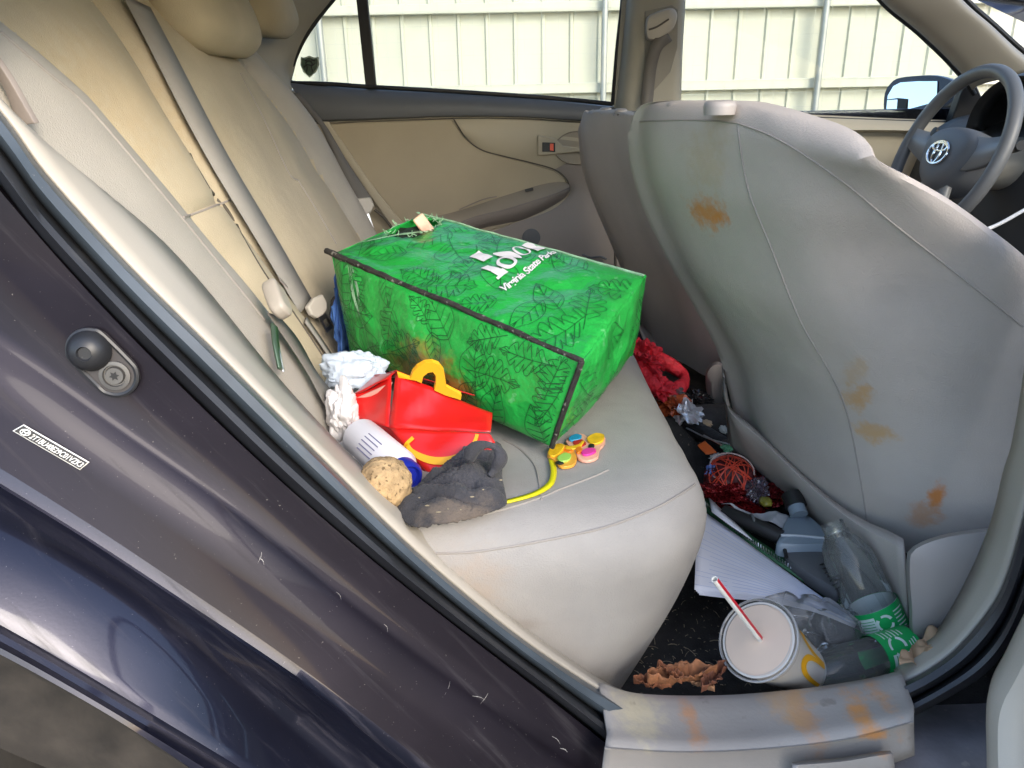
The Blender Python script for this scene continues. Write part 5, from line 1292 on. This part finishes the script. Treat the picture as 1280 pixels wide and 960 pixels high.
# ---- notebook
nb = thing('notebook', U(980, 700, z=.37), 'open lined notebook with green cover lying page side up in the footwell', 'notebook')
def pg(px, z0, dz): return [U(*p, z=z) for p, z in zip(px, z0)]
n1, n2, n3, n4 = U(868, 626, z=.385), U(1078, 777, z=.345), U(1062, 780, z=.350), U(870, 736, z=.375)
pv, pf = [], []
NP = 24
Ppx_top = crv([(872, 634), (920, 668), (980, 712), (1030, 748), (1078, 778)], NP+1); Ppx_bot = crv([(868, 737), (900, 741), (950, 746), (1010, 758), (1071, 782)], NP+1)
for j in range(13):
    t = j/12
    for i in range(NP+1):
        p = Ppx_top[i].lerp(Ppx_bot[i], t); z = .392-.045*i/NP+.010*math.sin(math.pi*t)*(1-.7*i/NP)+.002*noise.noise(Vector((i*.3, j*.4, 1)))
        pv.append(U(p.x, p.y, z=z))
def shf(vs, dz, dx=0): return [p+Vector((dx, -dx*.4, dz)) for p in vs]
m_page = mat('white notebook paper', (.72, .72, .78), .75, var=.03)
SURF['page'] = BVHTree.FromPolygons(pv, gridf(13, NP+1))
pgo = ob('page', pv, gridf(13, NP+1), m_page, nb, solid=.0006)
for k in range(3): ob('page', shf(pv, -.0022*(k+1), .002*(k+1)), gridf(13, NP+1), m_page, nb, solid=.0006)
ml = mat('faint blue rule', (.45, .52, .72), .8)
for k in range(1, 17):
    t = k/17; pts = []
    for i in range(0, NP+1, 2):
        p = Ppx_top[i].lerp(Ppx_bot[i], t); h = hit('page', p.x, p.y, .0007)[0]
        if h: pts.append(h)
    if len(pts) > 3: ob('rule_line', *ribbon(pts, (0, 0, 1), .0008, k=0), ml, pgo)
gcv = [U(*p, z=z) for p, z in (((880, 618), .380), ((934, 666), .374), ((1029, 728), .350), ((1062, 757), .338))]
gcw = [U(*p, z=z) for p, z in (((876, 634), .378), ((930, 676), .372), ((1026, 742), .348), ((1066, 770), .336))]
ob('cover', *loft([gcv, gcw], 20), mat('dark green card cover', (.03, .12, .05), .5, var=.15), nb, solid=.002)
sp = MB(); wire = crv([p.lerp(q, .7)+Vector((0, 0, .004)) for p, q in zip(gcv, gcw)], 240)
ob('binding_wire', *tube([p+Vector((0, .0035*math.sin(i*1.6), .0035*math.cos(i*1.6))) for i, p in enumerate(wire)], .0007, 5, k=0), m_steel, nb)
qv = [[U(*p, z=z) for p, z in l] for l in ([((886, 622), .385), ((905, 640), .385), ((934, 668), .38)], [((890, 640), .40), ((912, 656), .40), ((940, 675), .385)])]
tag(ob('loose_page', *loft(qv, 12), m_page, None, solid=.0008), 'curled loose white page edge beside the open notebook and the seat cushion', 'paper')

# ---- everything in the far strip
FLOOR = 0
m_jug = mat('blue grey jug plastic', (.20, .25, .30), .38, var=.08)
def pillow(px, z, h, m, name, lab, cat, par=None, rows_=None, n=50):
    pts = crv([Vector(p) for p in px], n, True); c = sum(pts, Vector((0, 0)))/n; rows = []
    for k, dh in rows_ or ((.96, -h), (1, -h*.7), (1, -.004), (.93, 0), (.5, .002), (.1, .0025)):
        rows.append([U(*(c+(p-c)*k), z=z)+Vector((0, 0, dh)) for p in pts])
    v = [p for r in rows for p in r]; f = gridf(len(rows), n, True)+[tuple(range(n)), tuple(range(len(v)-n, len(v)))]
    o = ob(name, v, f, m, par)
    return tag(o, lab, cat) if par is None else o
jug = thing('oil_jug', U(1004, 672, z=.33), 'blue grey plastic jug with black cap lying against the front seat', 'jug')
ax = (U(995, 640, z=.40)-U(1004, 690, z=.38))
pillow([(975, 668), (982, 650), (992, 641), (1010, 643), (1030, 660), (1036, 672), (1034, 680), (975, 680)], .385, .06, m_jug, 'jug_body', None, None, jug)
ob('jug_edge', *tube([U(*p, z=.388) for p in ((976, 669), (1000, 670), (1034, 673))], .0022, 6), mat('pale jug edge', (.38, .42, .46), .4), jug)
ob('jug_neck', *lathe([(.013, 0), (.013, .02)], U(999, 644, z=.392), (-.05, .8, .45), 20), m_jug, jug)
ob('jug_cap', *lathe([(.016, .014), (.016, .036), (.012, .039)], U(999, 644, z=.392), (-.05, .8, .45), 24), m_black, jug)
hb_ = thing('hairbrush', U(1010, 700, z=.37), 'black and grey plastic hairbrush lying between jug and notebook', 'brush')
pillow([(982, 684), (1000, 680), (1024, 683), (1042, 700), (1052, 722), (1050, 738), (1030, 728), (1004, 712), (984, 698)], .372, .02, m_dgrey, 'brush_head', None, None, hb_)
ob('frame_edge', *tube([U(*p, z=.376) for p in ((983, 696), (982, 682), (1002, 678), (1026, 681), (1046, 700), (1054, 726))], .003, 6), m_black, hb_)
for k in range(7):
    p = U(1031+k*3.2, 704+k*5, z=.376); ob('bristle_row', *tube([p, p+Vector((-.012, -.012, .006))], .0012, 5, k=6), m_black, hb_)
paper('cardboard_piece', mat('brown cardboard', (.32, .21, .10), .85, var=.15), [U(960, 672, z=.355), U(985, 685, z=.35), U(1056, 750, z=.335), U(1040, 748, z=.335)], 4, .006, 'strip of brown cardboard under the green cover of the notebook', 'cardboard', th=.002)
paper('grey_paper', mat('grey paper sheet', (.30, .31, .33), .8, var=.06), [U(903, 628, z=.40), U(938, 638, z=.392), U(990, 642, z=.385), U(985, 662, z=.378)][:4], 7, .012, 'torn grey paper sheet between the red foil and the jug', 'paper')
bk = thing('black_tube', U(945, 655, z=.37), 'black plastic tube lying under the grey paper sheet', 'tube')
ob('tube_body', *tube([U(905, 640, z=.385), U(940, 655, z=.385), U(976, 672, z=.38)], .0115, 16, k=20), m_black, bk)
ob('tube_ring', *tube([U(938, 654, z=.385)+Vector((.002, .0125*math.cos(a), .0125*math.sin(a))) for a in [i*math.pi/8 for i in range(16)]], .002, 6, closed=True), m_dgrey, bk)
# red foil wrap with wire rings
m_foil = mat('dark red foil', (.20, .010, .012), .25, metal=.6, var=.4, vscale=40, wrinkle=.8, wscale=60)
rb = thing('netted_bundle', U(912, 600, z=.37), 'round bundle of red netting with a pale ring in the dark footwell', 'netting')
cb_ = U(912, 600, z=.385); vwc = (CAM-cb_).normalized()
ob('net_ball', *blob(cb_, (.040, .036, .034), 5, .25, 2, 4, fold=.2), mat('black red cloth', (.06, .006, .008), .6, var=.5, vscale=50), rb)
mb = MB()
rr = random.Random(3)
for k in range(26):
    a = rr.random()*math.pi; b = Vector((rr.uniform(-1, 1), rr.uniform(-1, 1), rr.uniform(-1, 1))).normalized(); e = b.orthogonal().normalized(); e3 = b.cross(e)
    off = rr.uniform(-.5, .5)
    pts = [cb_+(b*off+(e*math.cos(q)+e3*math.sin(q))*math.sqrt(1-off*off))*.041+Vector((0, 0, .002*noise.noise(Vector((q, k, 0))))) for q in [i*2*math.pi/16 for i in range(16)]]
    mb.add(*tube(pts, .0010, 5, k=32, closed=True))
mb.ob('red_net', mat('red net cord', (.50, .05, .025), .4, var=.3), rb)
Xr, Yr, Zr = frame((0, -.35, .9), (0, 1, 0))
ob('pale_ring', *tube([cb_+Vector((.002, 0, .020))+Xr*.036*math.cos(a)+Yr*.036*math.sin(a) for a in [i*2*math.pi/30 for i in range(30)]], .0014, 6, closed=True), mat('pale cord ring', (.6, .45, .40), .5), rb)
tag(ob('foil_wrapper', *blob(U(925, 627, z=.365), (.05, .035, .012), 7, .4, 2, 4, Matrix.Rotation(.6, 3, 'Z'), fold=.6), m_foil, None), 'crinkled dark red foil wrapper below the netted bundle', 'wrapper')
tag(ob('foil_wrapper', *blob(U(965, 620, z=.37), (.032, .024, .012), 9, .4, 2, 4, fold=.6), m_foil, None), 'crinkled red foil wrapper against the near front seat hem', 'wrapper')
tag(ob('cellophane', *blob(U(946, 614, z=.385), (.017, .022, .020), 15, .45, 2, 4, fold=.7), clear('lilac cellophane', (.70, .62, .74), .45, .08, cover=.08, ccol=(.7, .6, .75)), None), 'clear lilac tinted crumple of cellophane right of the netted bundle', 'wrapper')
tag(ob('green_sweet', *blob(U(957, 627, z=.385), (.010, .012, .007), 2, .2, 2, 3), mat('olive wrapper', (.22, .20, .03), .4, var=.3, vscale=90), None), 'small olive green sweet beside the lilac cellophane', 'sweet')
tag(ob('blue_beads', *blob(U(893, 590, z=.40), (.012, .014, .012), 21, .5, 4, 4, fold=.6), mat('blue beads', (.10, .16, .40), .3, var=.5, vscale=120), None), 'cluster of small blue beads at the left of the netted bundle', 'beads')
tag(ob('orange_card', *sheet([U(872, 556, z=.40), U(882, 551, z=.405), U(896, 566, z=.40), U(882, 568, z=.395)], 8, 3, .004, 30), mat('orange card', (.75, .14, .02), .6), None, solid=.001), 'folded piece of orange card between cushion and front seats', 'card')
tag(ob('white_scrap', *blob(U(900, 572, z=.39), (.016, .012, .006), 31, .5, 3, 3, fold=.6), m_tis, None), 'small white scrap of paper under the orange card', 'paper')
# red mesh bag
m_mesh = mat('red mesh cloth', (.52, .010, .022), .7, var=.25, vscale=70, bump=.6, bscale=260, wrinkle=.6, wscale=50)
rm = thing('mesh_bag', U(815, 470, z=.40), 'crumpled red mesh bag wedged between the cushion and the far front seat', 'bag')
mk = MB()
ob('bag_cloth', *blob(U(800, 446, z=.49), (.030, .07, .030), 3, .5, 2.2, 5, Matrix.Rotation(.2, 3, 'Z'), fold=.5), m_mesh, rm)
ob('bag_loop', *tube([U(*p, z=z) for p, z in (((800, 455), .49), ((815, 480), .46), ((832, 490), .44), ((850, 484), .43), ((856, 472), .43), ((846, 462), .44), ((828, 450), .46), ((812, 438), .48))], lambda t: .013+.003*math.sin(t*17), 9, k=60), m_mesh, rm)
ob('bag_cloth', *blob(U(824, 484, z=.445), (.026, .045, .016), 6, .5, 2.2, 4, fold=.5), m_mesh, rm)
# wrappers beyond
tag(ob('snack_wrapper', *blob(U(838, 504, z=.42), (.026, .045, .018), 12, .5, 2, 4, fold=.8), mat('orange brown snack wrapper', (.42, .09, .03), .25, metal=.3, var=.8, vscale=60), None), 'shiny orange brown snack wrapper beyond the cushion edge', 'wrapper')
tag(ob('silver_foil', *blob(U(858, 516, z=.415), (.022, .045, .014), 17, .5, 2, 4, fold=.8), mat('silver foil', (.62, .62, .64), .3, metal=.5, var=.3, vscale=60), None), 'crumpled white silver foil between the cushion and the far seat', 'foil')
tag(ob('red_scrap', *blob(U(872, 516, z=.40), (.012, .02, .010), 19, .4, 2, 3, fold=.4), mat('dark red scrap', (.22, .02, .03), .6), None), 'small dark red scrap right of the silver foil', 'scrap')
tag(ob('clear_wrapper', *blob(U(834, 492, z=.43), (.024, .035, .014), 51, .5, 2, 5, fold=.9), clear('clear crinkled film', (.88, .88, .9), .45, .08, cover=.12), None), 'clear crinkled film over the orange brown snack wrapper', 'wrapper')
tag(ob('red_wrapper', *blob(U(902, 615, z=.385), (.030, .022, .010), 53, .5, 2, 5, fold=.8), m_foil, None), 'dark red crumpled wrapper left below the netted bundle', 'wrapper')
tag(ob('red_wrapper', *blob(U(938, 592, z=.375), (.028, .022, .012), 54, .5, 2, 5, fold=.8), mat('maroon film', (.14, .012, .02), .25, metal=.4, var=.5, vscale=60), None), 'maroon crumpled wrapper between the netted bundle and the front seat hem', 'wrapper')
tag(ob('black_wrapper', *blob(U(868, 498, z=.40), (.024, .035, .012), 55, .5, 2, 5, fold=.8), mat('shiny black film', (.02, .02, .022), .2, var=.4), None), 'shiny black crumpled film beside the silver foil', 'wrapper')
um = thing('folded_umbrella', U(880, 540, z=.38), 'black folded umbrella with thin metal edges lying across the footwell', 'umbrella')
ob('canopy', *tube([U(838, 514, z=.40), U(870, 536, z=.40), U(915, 562, z=.40)], lambda t: .020-.006*t, 10, k=24), mat('black nylon cloth', (.010, .010, .011), .55, var=.4, wrinkle=.5, wscale=40), um)
for o_ in (0, 9): ob('rib', *tube([U(858+o_*2.4, 535+o_, z=.415), U(885+o_*2, 548+o_, z=.415), U(915, 556+o_, z=.412)], .0015, 6), m_steel, um)
tag(ob('dark_bag', *blob(U(860, 500, z=.36), (.07, .22, .03), 23, .4, 2, 4, fold=.3), m_black, None), 'flattened black bag under the wrappers beyond the cushion', 'bag')
tag(ob('dark_bag', *blob(U(930, 570, z=.33), (.06, .14, .03), 24, .4, 2, 4, fold=.3), m_black, None), 'flattened black bag under the netted bundle', 'bag')
for px, py, sd, ccx in ((905, 537, 2, (.5, .5, .46)), (884, 529, 4, (.45, .32, .2)), (908, 560, 5, (.1, .3, .16))):
    tag(ob('paper_scrap', *blob(U(px, py, z=.415), (.008, .012, .004), sd, .5, 3, 3, fold=.6), mat('scrap %d' % sd, ccx, .7), None),
        {2: 'tiny grey paper scrap on the black umbrella', 4: 'tiny brown paper scrap left on the black umbrella', 5: 'tiny green paper scrap at the tip of the black umbrella'}[sd], 'scrap')

# ---- brown napkin, dead leaves, crumbs
pn = mat('brown napkin paper', (.46, .30, .18), .85, var=.12, vscale=20)
paper('napkin', pn, [U(1126, 832, z=.395), U(1166, 826, z=.400), U(1184, 794, z=.385), U(1140, 798, z=.385)], 9, .024, 'crumpled brown paper napkin at the right end of the sill', 'napkin', sc=26)
m_leaf = mat('dead leaf', (.24, .085, .036), .8, var=.4, vscale=60, bump=.4, bscale=150)
rl = random.Random(12)
lab_l = ['largest dead brown leaf curled against the sill', 'flat dead leaf at the left end of the leaves', 'ragged dead leaf beside the cup', 'small dead leaf in front of the black carpet', 'torn dead leaf on the sill edge']
def leafmesh(c, L_, a, seed, curl):
    v = []; n, m = 36, 18
    e1_ = Vector((math.cos(a), math.sin(a), .05)); e2_ = Vector((-math.sin(a), math.cos(a), .12)).normalized(); nn = e1_.cross(e2_).normalized()
    for i in range(n+1):
        s = i/n; wd = L_*.16*math.sin(math.pi*s**.8)*(1+.7*noise.noise(Vector((s*11, seed, 0)))+.35*noise.noise(Vector((s*27, seed, 4))))
        for j in range(m+1):
            t = j/m*2-1
            h = curl*L_*(abs(t)**1.5)*.30+L_*.12*noise.noise(Vector((s*5, t*2.5, seed)))+L_*.045*noise.noise(Vector((s*13, t*9, seed+3)))
            v.append(c+e1_*(s-.5)*L_+e2_*t*wd+nn*h)
    return v, gridf(n+1, m+1)
for k, (px, py, L_, a) in enumerate(((852, 857, .080, .10), (815, 864, .042, -.30), (892, 855, .052, .75), (836, 850, .034, 2.3), (874, 864, .036, -.7))):
    p = U(px, py, y=.030)+Vector((0, 0, .008))
    tag(ob('dead_leaf', *leafmesh(p, L_, a, k*3.3+1, .8), m_leaf if k % 2 else mat('dead leaf tone %s' % 'abcde'[k], ((.30, .12, .05), 0, (.17, .06, .03), 0, (.34, .17, .085))[k], .8, var=.4, vscale=60, bump=.4, bscale=150), None, solid=.0006), lab_l[k], 'leaf', 'dead leaves along the sill')
dm = MB(); rd_ = random.Random(5)
for k in range(190):
    px = rd_.uniform(800, 945); py = rd_.uniform(735, 868)
    p = hit('floor', px, py, .0115)[0]
    if p is None or p.y < .03: continue
    a = rd_.random()*6.28; L_ = rd_.uniform(.001, .005) if rd_.random() < .8 else rd_.uniform(.008, .02)
    d = Vector((math.cos(a), math.sin(a), rd_.uniform(0, .4)))*L_
    dm.add(*tube([p, p+d*.5+Vector((0, 0, L_*.15)), p+d], rd_.uniform(.0002, .0006), 4, k=4))
tag(dm.ob('carpet_crumbs', mat('pale crumbs and straw', (.36, .29, .20), .9, var=.4, vscale=200)), 'scattered pale crumbs and straw on the dark carpet', 'crumbs', kind='stuff')
